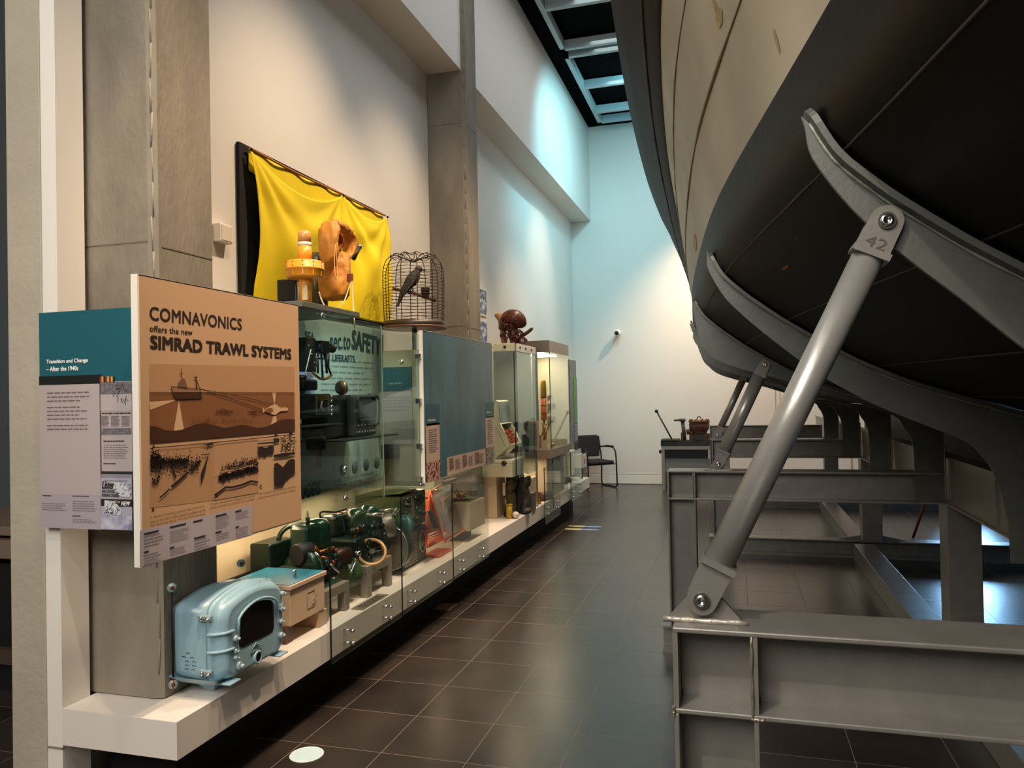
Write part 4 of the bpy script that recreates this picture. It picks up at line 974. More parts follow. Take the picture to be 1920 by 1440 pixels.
# ---- engine one
M_eng = mat('engine_green', '#103524', .25, noise=.2, scale=10, coat=.5)
e1 = thing('marine_engine', 'green single-cylinder engine with a curved exhaust pipe, nearest engine on the plinth', 'engine', (-2.3, 3.75, .56))
G().box((-2.55, 3.60, .62), (-2.42, 3.83, .80), .01).obj('fuel_tank', M_dkgreen, e1)
G().tube(smooth_poly([(-2.46, 3.74, .80), (-2.45, 3.75, .835), (-2.42, 3.77, .865), (-2.37, 3.79, .875), (-2.32, 3.80, .875)]), .014, 10).obj('exhaust_pipe', M_dkgreen, e1)
G().lathe([(.075, 0), (.078, .02), (.078, .20), (.07, .24), (.05, .262), (0, .27)], (-2.30, 3.88, .63), (0, 0, 1), 28).obj('cylinder', M_eng, e1)
G().box((-2.37, 3.70, .70), (-2.25, 3.86, .885), .02).obj('cylinder_block', M_eng, e1)
G().box((-2.40, 3.62, .562), (-2.20, 3.95, .68), .02).obj('crankcase', M_dkgreen, e1)
sp = G().cyl((-2.30, 3.78, .88), (-2.30, 3.78, .92), .012, 10).obj('spark_plug', M_black, e1); G().cyl((-2.30, 3.78, .92), (-2.30, 3.78, .955), .006, 8).obj('plug_tip', mat('porcelain', '#d8c0b8', .3), sp)
for a, b, r_ in (((-2.22, 3.70, .77), (-2.22, 3.76, .71), .02), ((-2.21, 3.74, .72), (-2.16, 3.80, .67), .014), ((-2.20, 3.72, .74), (-2.18, 3.84, .74), .012)): G().cyl(a, b, r_, 14).ball(b, r_*1.15).obj('copper_fitting', M_copper, e1)
G().cyl((-2.17, 3.76, .68), (-2.12, 3.80, .62), .007, 10).obj('steel_rod', M_chrome, e1)
G().lathe([(.055, -.05), (.06, -.045), (.06, .045), (.055, .05), (0, .05)], (-2.27, 3.68, .74), (.3, 1, 0), 24).obj('magneto', M_black, e1)
for y, nm, rr_ in ((3.67, 'flywheel', .115), ):
    f = G().lathe([(.02, -.03), (rr_-.02, -.03), (rr_, -.025), (rr_, .025), (rr_-.02, .03), (.02, .03)], (-2.26, y, .65), (.1, 1, 0), 36).obj(nm, M_eng, e1)
    G().lathe([(rr_-.004, .026), (rr_+.001, .028), (rr_-.004, .031)], (-2.26, y, .65), (.1, 1, 0), 36).obj('bright_rim', M_chrome, f)
p_ = G().lathe([(.02, -.04), (.075, -.045), (.085, -.04), (.085, .04), (.075, .045), (.02, .04)], (-2.19, 4.03, .56), (.5, 1, 0), 36).obj('pulley', mat('olive_green', '#35502c', .35, noise=.2, scale=8), e1)
G().lathe([(.045, -.05), (.05, -.03), (.05, .05), (.03, .06)], (-2.2, 3.97, .67), (.7, 1, 0), 22).obj('pump_body', mat('dark_copper', '#4a2e24', .35, .6), e1)
G().cyl((-2.13, 4.0, .68), (-2.10, 4.02, .685), .012, 14).obj('pump_hub', M_chrome, e1)
G().cyl((-2.11, 3.98, .655), (-2.10, 3.90, .60), .007, 10).obj('control_rod', M_chrome, e1)
g = G(); rr = random.Random(8)
for i in range(10):
    p = V((-2.19+rr.uniform(-.03, .05), 3.80+rr.uniform(-.1, .15), .60+rr.uniform(0, .1))); g = G().ball(p, rr.uniform(.012, .026), seg=10); q = p+V((rr.uniform(0, .04), rr.uniform(-.05, .05), rr.uniform(-.03, .03))); g.cyl(p, q, .007, 8).obj('pipe_fitting', rr.choice([M_dkgreen, M_iron, M_copper, M_eng]), e1)
tag(G().box((-2.38, 3.61, .5605), (-2.14, 3.87, .566)).obj('rubber_mat', mat('green_mat', '#1e3a2a', .6)), 'thin green mat on the stand under the nearest engine', 'mat')

# ---- engine two
e2 = thing('marine_engine', 'dark green two-cylinder engine with a brass-rimmed wheel, left of the olive radio set', 'engine', (-2.3, 4.4, .585))
G().box((-2.46, 4.12, .587), (-2.18, 4.60, .74), .02).obj('crankcase', M_dkgreen, e2)
for y in (4.29, 4.47):
    c_ = G().lathe([(.065, 0), (.068, .05), (.066, .13), (.058, .16), (.035, .178), (0, .182)], (-2.27, y, .715), (0, 0, 1), 26).obj('cylinder', mat('cyl_green', '#1e3a22', .25, noise=.2, scale=9, coat=.5), e2)
    G().cyl((-2.21, y+.02, .85), (-2.13, y+.06, .855), .012, 12).cyl((-2.13, y+.06, .855), (-2.11, y+.07, .856), .007, 8).obj('steel_spigot', mat('silver_tip', '#d8cdb4', .25, .8), c_)
G().box((-2.44, 4.14, .74), (-2.32, 4.56, .87), .02).obj('rear_block', M_dkgreen, e2)
for k, (a, b) in enumerate((((-2.16, 4.56, .80), (-2.14, 4.60, .86)), ((-2.16, 4.60, .80), (-2.14, 4.66, .85)))): G().cyl(a, b, .005, 8).obj('bright_lever', M_chrome, e2)
WC = U(697, 1035, x=-2.13); wn_ = V((.45, -.65, .6)).normalized(); wu = wn_.cross(V((0, 0, 1))).normalized(); wv = wn_.cross(wu)
wh = G().tube([WC+(wu*math.sin(2*PI*i/40)+wv*math.cos(2*PI*i/40))*.082 for i in range(40)], .0105, 10, closed=True).obj('hand_wheel', mat('wheel_wood', '#b98a52', .35, noise=.2, scale=20), e2)
for i in range(3):
    a = i*2*PI/3+.5; G().cyl(WC, WC+(wu*math.sin(a)+wv*math.cos(a))*.08, .006, 8).obj('wheel_spoke', M_dkgreen, wh)
G().cyl(WC-wn_*.06, WC+wn_*.012, .018, 16).obj('wheel_hub', M_iron, wh)
G().lathe([(.02, -.07), (.07, -.07), (.08, -.05), (.08, .05), (.066, .07), (.02, .075)], (-2.22, 4.58, .735), (.9, .5, .2), 26).obj('gear_housing', mat('grey_alloy', '#8e8072', .4, .5, noise=.2, scale=14), e2)
for i in range(6):
    a = i*PI/3; n = V((.9, .5, .2)).normalized(); u = n.orthogonal().normalized(); v = n.cross(u); G().ball(V((-2.22, 4.58, .735))+n*.074+(u*math.cos(a)+v*math.sin(a))*.055, .009, seg=8).obj('bolt', M_iron, e2)
G().lathe([(.02, -.035), (.14, -.035), (.15, -.03), (.15, .03), (.14, .035), (.02, .035)], (-2.22, 4.68, .585), (.15, 1, 0), 40).obj('flywheel', mat('fly_green', '#10231d', .3, noise=.2, scale=6), e2)
G().lathe([(.149, -.037), (.153, -.034), (.149, -.031)], (-2.22, 4.68, .585), (.15, 1, 0), 40).obj('bright_rim', M_alu, e2)
G().lathe([(.03, -.02), (.07, -.018), (.075, .015), (.03, .02)], (-2.14, 4.72, .72), (.4, 1, 0), 26).obj('small_pulley', mat('blue_green', '#23504c', .35), e2)
G().tube(smooth_poly([(-2.42, 4.12, .86), (-2.40, 4.10, .90), (-2.36, 4.20, .885), (-2.36, 4.34, .885)]), .006, 6).obj('fuel_line', M_black, e2)
rr = random.Random(21)
for i in range(34):
    p = V((-2.20+rr.uniform(-.05, .07), 4.16+rr.uniform(0, .34), .62+rr.uniform(0, .18))); q = p+V((rr.uniform(-.03, .03), rr.uniform(-.07, .07), rr.uniform(-.05, .05)))
    g = G(); g.ball(p, rr.uniform(.010, .024), seg=8); g.cyl(p, q, rr.uniform(.004, .009), 8).ball(q, .010, seg=8); g.obj('pipe_fitting', rr.choice([M_dkgreen, M_iron, M_iron, M_copper, M_dkgreen]), e2)
for i in range(4):
    y = 4.16+i*.08; G().tube(smooth_poly([(-2.40, y, .82), (-2.37, y+.03, .87), (-2.32, y+.05, .83), (-2.30, y+.03, .76)]), .008, 6).obj('copper_pipe', rr.choice([M_iron, M_copper]), e2)
G().cyl((-2.3, 4.12, .66), (-2.28, 4.08, .66), .03, 16).obj('shaft', M_iron, e2)

# ---- olive radio set
rs = thing('radio_set', 'tall olive-green military radio set with dials, behind the second engine', 'radio', (-2.34, 4.95, .4))
M_ol = mat('olive_enamel', '#46532a', .32, noise=.15, scale=8)
M_old = mat('olive_dark', '#2c3620', .4)
G().box((-2.52, 4.76, .402), (-2.19, 5.20, .655), .006).obj('lower_case', M_old, rs)
G().box((-2.52, 4.76, .665), (-2.19, 5.20, .905), .006).obj('upper_case', M_ol, rs)
tl_ = G(); R_ = Matrix.Translation((-2.19, 0, .93)) @ Matrix.Rotation(-.10, 4, 'Y') @ Matrix.Translation((2.19, 0, -.93)); tl_.box((-2.52, 4.75, .925), (-2.18, 5.21, .935), .002, R_).obj('hinged_lid', mat('olive_lid', '#6a6f35', .4), rs)
fp = G().box((-2.19, 4.78, .675), (-2.182, 5.18, .895), .002).obj('front_panel', M_ol, rs); fl = G().box((-2.19, 4.78, .412), (-2.182, 5.18, .645), .002).obj('lower_panel', mat('olive_panel', '#3a4526', .4), rs)
G().box((-2.182, 4.925, .735), (-2.176, 4.965, .875), .002).obj('scale_window', mat('scale_cream', '#a89d8a', .4), fp)
rr = random.Random(2)
for (y, z) in ((4.81, .86), (4.81, .79), (4.81, .72), (4.86, .88), (4.87, .83), (4.87, .77), (4.87, .70), (5.0, .87), (5.0, .80), (5.0, .73), (5.05, .85), (5.05, .77), (5.05, .70), (5.11, .87), (5.12, .81), (5.12, .74), (5.15, .70)):
    k = rr.choice((0, 1, 2))
    if k == 0: G().cyl((-2.182, y, z), (-2.158, y, z), .013, 14).obj('knob', M_old, fp)
    elif k == 1: G().ball((-2.178, y, z), .007, seg=8).obj('switch', M_chrome, fp)
    else: G().cyl((-2.182, y, z), (-2.164, y, z), .009, 12).obj('knob', mat('knob_brass', '#a39a5a', .3, .6), fp)
for y in (4.80, 5.12):
    for z in (.83, .73): G().tube(smooth_poly([(-2.182, y, z+.02), (-2.150, y, z+.022), (-2.150, y+.035, z+.016), (-2.182, y+.04, z+.01)], 3), .005, 6).obj('handle', M_alu, fp)
for c_ in range(4):
    for r_i in range(13): G().box((-2.182, 4.80+c_*.055, .425+r_i*.0165), (-2.176, 4.838+c_*.055, .432+r_i*.0165)).obj('vent_bar', mat('vent_silver', '#b7a98e', .35, .5), fl)
sp_ = G().tube([(-2.176, 5.10+.055*math.cos(2*PI*i/30), .545+.075*math.sin(2*PI*i/30)) for i in range(30)], .006, 8, closed=True).obj('speaker_ring', mat('ring_silver', '#b5b08c', .3, .6), fl)
G().lathe([(.05, 0), (.03, .004), (.01, .010), (0, .012)], (-2.181, 5.10, .545), (1, 0, 0), 22).obj('speaker_cone', mat('cone_grey', '#77755c', .4, .3), sp_)

# ---- orange moulded frame, leaning
of = thing('rescue_tray', 'orange plastic moulded frame with a clear cover, leaning behind the low glass', 'rescue case', (-2.3, 5.6, .4))
M_or = mat('orange_plastic', '#d4501e', .38)
def O(px, py, x): return U(px, py, x=x+.15)
g = G(); pts = [O(799, 985, -2.33), O(803, 1028, -2.25), O(838, 1010, -2.25), O(845, 990, -2.28), O(822, 925, -2.40), O(806, 920, -2.42)]
G().prism(pts, (-.03, .02, 0)).obj('side_wall', M_or, of, bevel=.004)
g = G(); pc = [O(806, 922, -2.40), O(848, 905, -2.40), O(876, 985, -2.28), O(872, 992, -2.27), O(838, 1013, -2.24), O(832, 1008, -2.24)]
G().prism(pc, (-.012, .006, 0)).obj('clear_cover', glass_mat('milky_cover', (.80, .68, .62), .06), of, bevel=.006)
g = G(); ring = [p+V((.006, -.003, 0)) for p in smooth_poly(pc+[pc[0]], 3)[:-1]]
g.tube(ring, .006, 6, closed=True).obj('cover_rim', mat('rim_orange', '#c9633a', .4), of)
G().prism([p+V((-.02, .015, 0)) for p in (O(835, 940, -2.36), O(850, 925, -2.36), O(878, 985, -2.28), O(842, 1010, -2.25), O(838, 990, -2.3))], (-.015, .03, 0)).obj('inner_tray', M_or, of)
for i in range(3): G().tube([O(804, 1003+i*5, -2.235), O(820, 996+i*5, -2.235)], .0045, 6).obj('rib', mat('rib_pink', '#e8b8a4', .4), of)
for i in range(7): G().tube([O(800, 968+i*5, -2.29), O(806+i, 964+i*5, -2.30)], .003, 5).obj('grille_bar', mat('orange_dark', '#7e2c14', .5), of)
G().prism([O(802, 958, -2.30), O(810, 958, -2.30), O(822, 990, -2.26), O(814, 992, -2.26)], (-.004, .002, 0)).obj('dark_slot', M_black, of)
g = G().box((-2.22, 5.22, .402), (-2.10, 5.48, .42)); g.obj('foot', M_or, of)
G().ball(O(834, 1003, -2.235), .022, (.4, 1, 1)).obj('corner_cap', mat('corner_pale', '#c9b8a4', .4), of)
for i in range(3): G().tube([O(846, 962+i*10, -2.33), O(860, 955+i*10, -2.33)], .002, 5).obj('printed_line', mat('pale_orange', '#e39a78', .5), of)

# ---- plate plinth
def vbox(name, lab, x0, x1, y0, y1, z0, z1, m, cat='plinth', bev=.002):
    o = G().box((x0, y0, z0), (x1, y1, z1), bev).obj(name, m); return tag(o, lab, cat)
M_pl = mat('small_plinth', '#c3b39a', .5)
t = thing('plate_plinth', 'cream plinth on a dark foot with a glass cover, carrying the food plate', 'plinth', (-2.22, 5.98, .4))
G().box((-2.42, 5.82, .49), (-2.07, 6.20, .715), .002).obj('body', M_pl, t); G().box((-2.34, 5.88, .402), (-2.16, 6.10, .49)).obj('foot', mat('dark_foot', '#4c423a', .6), t)
gc = G()
for a, b in (((-2.41, 5.83, .716), (-2.406, 6.19, .83)), ((-2.08, 5.83, .716), (-2.076, 6.19, .83)), ((-2.41, 5.83, .716), (-2.076, 5.834, .83)), ((-2.41, 6.186, .716), (-2.076, 6.19, .83)), ((-2.41, 5.83, .83), (-2.076, 6.19, .834))): G().box(a, b).obj('cover_pane', M_glass, t)
t = thing('food_plate', 'white oval plate of orange and yellow model food under the small glass cover', 'plate', (-2.24, 6.0, .72))
G().lathe([(.05, .0), (.06, .002), (.11, .016), (.115, .02), (.108, .02), (.055, .008), (0, .007)], (-2.24, 6.0, .721), (0, 0, 1), 36).obj('dish', mat('china', '#efe6d4', .2), t)
for k, (nm, cc, ox) in enumerate((('orange_food', '#c9682c', -.03), ('yellow_food', '#e6c06a', .045), ('green_garnish', '#4a4a26', .01))):
    rr = random.Random(k); g = G()
    for i in range(22 if k < 2 else 6): g.ball((-2.24+rr.gauss(0, .03), 6.0+ox*1.4+rr.gauss(0, .02), .74+rr.uniform(0, .02)), rr.uniform(.008, .016), (1, 1, .7), 8)
    tag(g.obj(nm, mat(nm, cc, .5, noise=.3, scale=60), t), None, kind='stuff')

# ---- white box tower, bin of prawns
def tower():
    t = thing('box_tower', 'white box stack on a tall pale pillar, carrying the tipped bin of prawns', 'plinth', (-2.2, 7.1, .4))
    G().box((-2.52, 7.0, .402), (-2.215, 7.30, .80), .002).obj('pillar', mat('tower_cream', '#d9c2a2', .5), t)
    G().box((-2.50, 6.93, .802), (-2.03, 7.32, .925), .003).obj('upper_box', mat('tower_white', '#ddd0b8', .5), t)
    G().box((-2.21, 7.31, .402), (-2.03, 7.325, .80)).obj('niche_shade', mat('niche_dark', '#2e2620', .7), t)  # dark sheet stands for the shade in the open niche
    l_ = G().box((-2.50, 6.94, .928), (-2.03, 7.32, .965), .006).obj('lid', mat('lid_white', '#e8e2cc', .4), t)
    G().lathe([(.028, 0), (.024, .012), (0, .014)], (-2.115, 6.938, .93), (0, -1, 0), 18).obj('finger_notch', M_black, l_)
tower()
bn = thing('tipped_bin', 'pale plastic bin tipped forward on the white boxes, open mouth toward the aisle', 'bin', (-2.2, 7.1, .97))
ymin, ymax = 6.96, 7.32; M_bin = mat('bin_plastic', '#d6d3b8', .35)
A_ = [U(px, py, y=ymin) for px, py in ((926, 762), (929, 752), (934, 754), (938, 795), (957, 834), (930, 857), (925, 850))]
G().prism(A_, (0, .012, 0)).obj('side_wall', M_bin, bn); G().prism([p+V((0, .348, 0)) for p in A_], (0, .012, 0)).obj('side_wall', M_bin, bn)
G().prism([A_[1], A_[2], A_[2]+V((0, .36, 0)), A_[1]+V((0, .36, 0))], (0, 0, .006)).obj('top_wall', M_bin, bn)
G().prism([A_[5], A_[4], A_[4]+V((0, .36, 0)), A_[5]+V((0, .36, 0))], (-.004, 0, -.008)).obj('front_wall', M_bin, bn)
G().prism([A_[0], A_[5]+V((-.02, 0, 0)), A_[5]+V((-.02, .36, 0)), A_[0]+V((0, .36, 0))], (-.008, 0, 0)).obj('back_wall', M_bin, bn)
m0, m1 = A_[3], A_[4]
G().tube([m0, m1, m1+V((0, .37, 0)), m0+V((0, .37, 0))], .008, 8, closed=True).obj('mouth_rim', mat('rim_cream', '#ece6cc', .4), bn)
G().prism([A_[2], A_[3], A_[3]+V((0, .35, 0)), A_[2]+V((0, .35, 0))], (.004, 0, .002)).obj('clear_flap', mat('flap_blue', '#6f8c8c', .15, spec=.8), bn)
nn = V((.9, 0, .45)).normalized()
G().prism([m0-nn*.05, m1-nn*.05, m1-nn*.05+V((0, .345, 0)), m0-nn*.05+V((0, .345, 0))], (-.004, 0, 0)).obj('inner_floor', mat('bin_shadow', '#5d4636', .6), bn)  # dark brown carries the shade inside the bin
rr = random.Random(4); g = G()
for i in range(240):
    t_ = .30+.68*rr.random(); p = m0+(m1-m0)*t_-nn*rr.uniform(.006, .04)+V((0, .03+rr.random()*.30, 0))
    q = p+V((rr.uniform(-.012, .012), rr.uniform(-.02, .02), rr.uniform(-.012, .012))); g.tube([p, (p+q)/2+V((.004, 0, .004)), q], [.006, .0065, .002], 5)
tag(g.obj('prawns', mat('prawn_orange', '#c4582c', .4, noise=.35, scale=70)), 'heap of orange prawns inside the tipped white bin', 'prawns', kind='stuff')

# ---- tall case beside the bin
c2 = thing('glass_case', 'tall glass case with a white drilled top rail, holding the tipped bin', 'showcase', (-2.25, 7.2, .97))
G().box((-2.60, 6.955, .98), (-2.585, 7.60, 2.06)).obj('back_board', mat('case2_back', '#a39a72', .55), c2)
tr = G().box((-2.34, 6.89, 1.99), (-1.975, 6.905, 2.065), .002).obj('front_rail', mat('rail_cream', '#c9c2a0', .45), c2)
for x in (-2.20, -2.07): G().lathe([(.014, 0), (.014, .008), (.006, .012), (0, .012)], (x, 6.89, 2.03), (0, -1, 0), 14).obj('rail_bolt', M_iron, tr)
tr2 = G().box((-1.972, 6.93, 1.985), (-1.958, 7.62, 2.06), .002).obj('side_rail', mat('rail_white', '#e3dfd2', .45), c2)
for y in (7.02, 7.22, 7.44): G().box((-1.958, y-.02, 2.015), (-1.955, y+.02, 2.035)).obj('rail_slot', M_black, tr2)
G().box((-2.34, 6.897, .80), (-1.99, 6.903, 1.985)).obj('front_pane', M_glass, c2)
G().box((-1.988, 6.892, .80), (-1.980, 6.908, 2.06)).obj('corner_edge', M_gedge, c2)
G().box((-1.972, 6.93, .80), (-1.966, 7.62, 1.98)).obj('side_pane', M_glassb, c2)
gb = thing('grey_backdrop', 'smooth grey-blue panel seen through the side of the glass case', 'panel', (-2.12, 7.63, .97))
G().box((-2.54, 7.656, .402), (-2.50, 7.67, 1.2)).obj('support_post', M_alu, gb); G().box((-2.55, 7.64, .97), (-2.02, 7.655, 2.05)).obj('panel', mat('grey_blue', '#8a9694', .5), gb)
cu_ = thing('dark_netting', 'dark scrap of fishing net hung low against the grey-blue panel', 'net', (-2.1, 7.6, 1.0))
rr = random.Random(12); out = [V((-2.34, 7.632, .99)), V((-2.06, 7.632, .99)), V((-2.05, 7.632, 1.12)), V((-2.08, 7.632, 1.15)), V((-2.07, 7.632, 1.24)), V((-2.05, 7.632, 1.32)), V((-2.10, 7.632, 1.28)), V((-2.18, 7.632, 1.30)), V((-2.24, 7.632, 1.27)), V((-2.34, 7.632, 1.31))]
G().prism(out, (0, .0075, 0)).obj('net_cloth', mat('net_dark', '#23302c', .9, noise=.4, scale=120), cu_)
tp = G()
tm = thing('teal_text_post', 'narrow teal-headed text strip between the two tall cases', 'sign', (-2.0, 7.77, .97))
G().box((-2.032, 7.80, .402), (-2.017, 7.83, 1.2)).obj('support_post', M_alu, tm); G().box((-2.016, 7.68, .98), (-2.004, 7.86, 2.03)).obj('post_board', mat('slate_post', '#4f6468', .45), tm)
G().box((-2.004, 7.69, 1.30), (-2.0, 7.855, 1.52)).obj('header', mat('teal_deep2', '#1f4c50', .4), tm)
G().box((-2.004, 7.69, .99), (-2.0, 7.855, 1.30)).obj('text_sheet', mat('lilac_warm', '#b39a8c', .5), tm)
bars_x('small_print', -1.999, 7.70, 7.845, 1.0, 1.28, 16, mat('blurred_type', '#6f6568', .6), tm, 8, .35)

# ---- waders, yellow tube, white ball, display bits
wd = thing('rubber_waders', 'pair of dark muddy rubber waders standing in the open niche under the white boxes', 'waders', (-2.1, 7.25, .4))
M_wd = mat('wader_rubber', '#3c3626', .6, noise=.5, scale=14, col2='#1c1b18'); M_wd2 = mat('wader_yellow', '#6b5a22', .6, noise=.5, scale=12, col2='#2a2418')
for i, (x, m_) in enumerate(((-2.12, M_wd2), (-2.03, M_wd))):
    g = G(); pts = smooth_poly([(x, 7.12+.22*i, .405), (x, 7.12+.22*i, .46), (x+.01, 7.14+.22*i, .55), (x-.012, 7.13+.22*i, .66), (x+.012, 7.15+.22*i, .71), (x, 7.16+.22*i, .74)], 3); n = len(pts)
    g.tube(pts, [.058-.010*math.sin(PI*k/n)+.003*math.sin(k*1.9) for k in range(n)], 14); g.ball((x+.03, 7.08+.22*i, .435), .045, (1.1, 1.3, .7)); g.obj('boot', m_, wd)
tag(G().box((-2.155, 7.01, .62), (-2.13, 7.015, .74)).obj('paper_tag', mat('paper_tag', '#c9b8a2', .6)), 'small paper tag pinned on the pillar beside the waders', 'tag')
yt = G().cyl((-2.10, 7.03, .402), (-2.10, 7.03, .53), .03, 16).lathe([(.034, 0), (.034, .01), (.03, .012)], (-2.10, 7.03, .525), (0, 0, 1), 16).obj('yellow_can', mat('yellow_can', '#c9a422', .4, noise=.2, scale=20)); tag(yt, 'upright yellow can at the foot of the pale pillar', 'can')
tag(G().ball((-2.035, 7.03, .435), .034, (1, 1, .9)).obj('wool_ball', mat('wool_white', '#d9cbc0', .9, bump=.6, bscale=90)), 'fluffy white ball beside the yellow can', 'ball')
tag(G().box((-2.04, 7.48, .402), (-1.99, 7.63, .58)).obj('grey_slab', mat('slab_grey', '#5d554c', .8, bump=.4, bscale=40)), 'grey stone slab standing beside the waders', 'slab')
hp = thing('white_display_box', 'white box on legs with a dish on top, behind the grey slab', 'plinth', (-2.2, 7.8, .4))
G().box((-2.40, 7.72, .52), (-2.07, 8.0, .70), .003).obj('body', M_pl, hp); G().box((-2.41, 7.71, .702), (-2.06, 8.01, .715)).obj('glass_lid', M_glass, hp); G().box((-2.35, 7.75, .402), (-2.20, 7.95, .52)).obj('foot', mat('pale_foot', '#c9a888', .5), hp)
tag(G().lathe([(.03, 0), (.07, .012), (.075, .016), (.03, .006), (0, .006)], (-2.2, 7.85, .716), (0, 0, 1), 20).obj('white_dish', mat('china', '#efe6d4', .2)), 'small white dish on the white display box', 'dish')
tag(G().box((-2.19, 7.95, .402), (-2.13, 7.975, .402+.3)).obj('pink_card', mat('pink_card', '#c98a6e', .6)), 'upright pinkish card behind the brass figurine', 'card')
gf = G(); rr = random.Random(14)
for i in range(12): gf.ball((-2.07+rr.uniform(-.025, .025), 8.0+rr.uniform(-.04, .04), .42+rr.random()*.1), rr.uniform(.012, .022), (1, 1, 1.2), 8)
tag(gf.tube([(-2.05, 8.0, .40), (-2.05, 8.02, .47), (-2.06, 7.96, .53)], [.02, .016, .01], 8).obj('brass_figurine', mat('gilt', '#c98a22', .3, .7, noise=.3, scale=40)), 'small shiny brass figurine on the plinth behind the glass', 'figurine')
tag(G().cyl((-2.10, 8.20, .45), (-2.02, 8.40, .45), .048, 20).obj('dark_roller', mat('roller_brown', '#4a3a34', .5)), 'dark round roller lying beside the brass figurine', 'roller')

# ---- lit tall case with the striped float
c3 = thing('lit_case', 'tall brightly lit glass case with metal caps, nearest the empty chair', 'showcase', (-2.2, 8.85, .4))
M_cap = mat('case_cap', '#8d7f70', .4, .4)
G().box((-2.42, 8.33, 2.05), (-1.985, 9.36, 2.18), .003).obj('top_cap', M_cap, c3); G().box((-2.42, 8.33, .86), (-1.985, 9.32, .96), .003).obj('base_cap', M_cap, c3)
G().box((-2.40, 8.36, .402), (-2.05, 9.25, .86)).obj('base', mat('case3_base', '#c0ae92', .5), c3)
G().box((-2.42, 8.37, .96), (-2.40, 9.34, 2.05)).obj('back_panel', mat('case_lining', '#ddd5bd', .5, noise=.1, scale=3), c3); G().box((-2.40, 9.33, .96), (-1.995, 9.345, 2.05)).obj('end_panel', mat('case_lining2', '#cfc8b4', .5, noise=.12, scale=4), c3)
G().box((-2.40, 8.345, .962), (-1.995, 8.351, 2.048)).obj('front_pane', M_glass, c3); G().box((-1.994, 8.345, .962), (-1.986, 8.353, 2.048)).obj('corner_edge', M_gedge, c3); G().box((-1.992, 8.36, .962), (-1.986, 9.33, 2.048)).obj('side_pane', M_glass, c3)
G().box((-2.36, 8.5, 2.035), (-2.10, 9.2, 2.045)).obj('light_strip', mat('strip_glow', '#fff0cc', .5, emit=9), c3)
G().box((-1.99, 8.40, .41), (-1.984, 9.20, .855)).obj('lower_pane', M_glass, c3); G().box((-1.995, 8.392, .30), (-1.983, 8.40, .86)).obj('lower_edge', M_gedge, c3)
def C(px, py, y=8.6): return U(px, py, y=y)
fl_ = thing('fishing_float', 'tall orange and yellow float standing in the lit case', 'float', (-2.15, 8.6, .97))
g = G(); a = C(1020, 788); b = C(1020, 722)
G().lathe([(.030, 0), (.034, .02), (.034, .26)], (a.x, 8.6, a.z), (0, 0, 1), 20).obj('orange_body', mat('float_orange', '#d4702a', .4, noise=.25, scale=20), fl_)
G().lathe([(.034, 0), (.034, .16), (.026, .20), (.02, .205)], (a.x, 8.6, a.z+.26), (0, 0, 1), 20).obj('yellow_body', mat('float_yellow', '#d9a84a', .4), fl_)
for z in (.08, .17, .26): G().lathe([(.034, 0), (.037, .004), (.034, .008)], (a.x, 8.6, a.z+z), (0, 0, 1), 20).obj('seam_band', M_iron, fl_)
G().tube([(a.x, 8.6, .965), (a.x, 8.6, a.z)], .012, 10).obj('stem', M_brass, fl_)
rr = random.Random(33); g = G()
for i in range(14): g.tube([(a.x+rr.uniform(-.03, .04), 8.6+rr.uniform(-.03, .03), a.z-.02-.25*rr.random()), (a.x+rr.uniform(-.03, .04), 8.6, a.z-.05-.25*rr.random())], .006, 6)
g.obj('tangled_line', mat('line_tan', '#b27a44', .6), fl_)
tag(G().lathe([(.028, 0), (.03, .10), (.026, .13), (.036, .135), (.036, .15)], (C(1013, 843).x, 8.55, .963), (0, 0, 1), 18).obj('pink_jar', mat('jar_pink', '#b97a5c', .4)), 'pinkish jar with a white lid in the lit case', 'jar')
tag(G().box((C(1022, 843).x-.01, 8.5, .962), (C(1022, 843).x+.05, 8.52, 1.05)).obj('book', mat('book_white', '#c9bda4', .5)), 'small leaning book beside the pinkish jar in the lit case', 'book')
tag(G().ball((C(1032, 835).x, 8.7, .99), .035, (1, 1, .7)).obj('sponge', mat('sponge', '#d9b48a', .9, bump=.5, bscale=80)), 'pale round sponge in the lit case', 'sponge')
rr = random.Random(2)
for i, (px, py, w_, h_) in enumerate(((1031, 745, .03, .05), (1034, 763, .05, .09), (1034, 790, .05, .12))):
    p = U(px, py, y=9.325); tag(G().prism([(p.x-w_, 9.325, p.z-h_), (p.x-w_*.4, 9.325, p.z-h_*.2), (p.x+w_, 9.325, p.z-h_*.1), (p.x+w_, 9.325, p.z+h_*.5), (p.x-w_, 9.325, p.z+h_*.5)], (0, -.008, 0)).obj('mounted_hook', mat('hook_grey', '#6d6658', .5)), ['small dark hook mounted at the top of the lit case', 'grey curved bracket mounted mid-height in the lit case', 'large grey bracket mounted low in the lit case'][i], 'bracket')
# ---- far end of the plinth
ep = thing('collage_panel', 'tall narrow panel with a green block, past the lit case', 'sign', (-2.2, 10.4, .6))
G().box((-2.17, 10.18, .80), (-2.15, 10.62, 2.04)).obj('board', mat('collage_grey', '#8f8a86', .5, noise=.4, scale=12), ep)
G().box((-2.15, 10.42, 1.18), (-2.146, 10.64, 1.80)).obj('green_block', mat('leaf_green', '#4f9a3a', .5), ep)
G().box((-2.15, 10.38, .90), (-2.147, 10.64, 1.17)).obj('striped_block', mat('slate_blue', '#4d5068', .5), ep)
for i in range(7): G().box((-2.147, 10.40, .93+.034*i), (-2.145, 10.63, .943+.034*i)).obj('stripe', mat('pale_stripe', '#a9a8b8', .5), ep)
G().box((-2.15, 10.40, .62), (-2.146, 10.64, .90)).obj('black_block', M_black, ep)
eb = thing('white_counter_box', 'white box with a raised lid at the far end of the plinth', 'box', (-2.2, 9.95, .4))
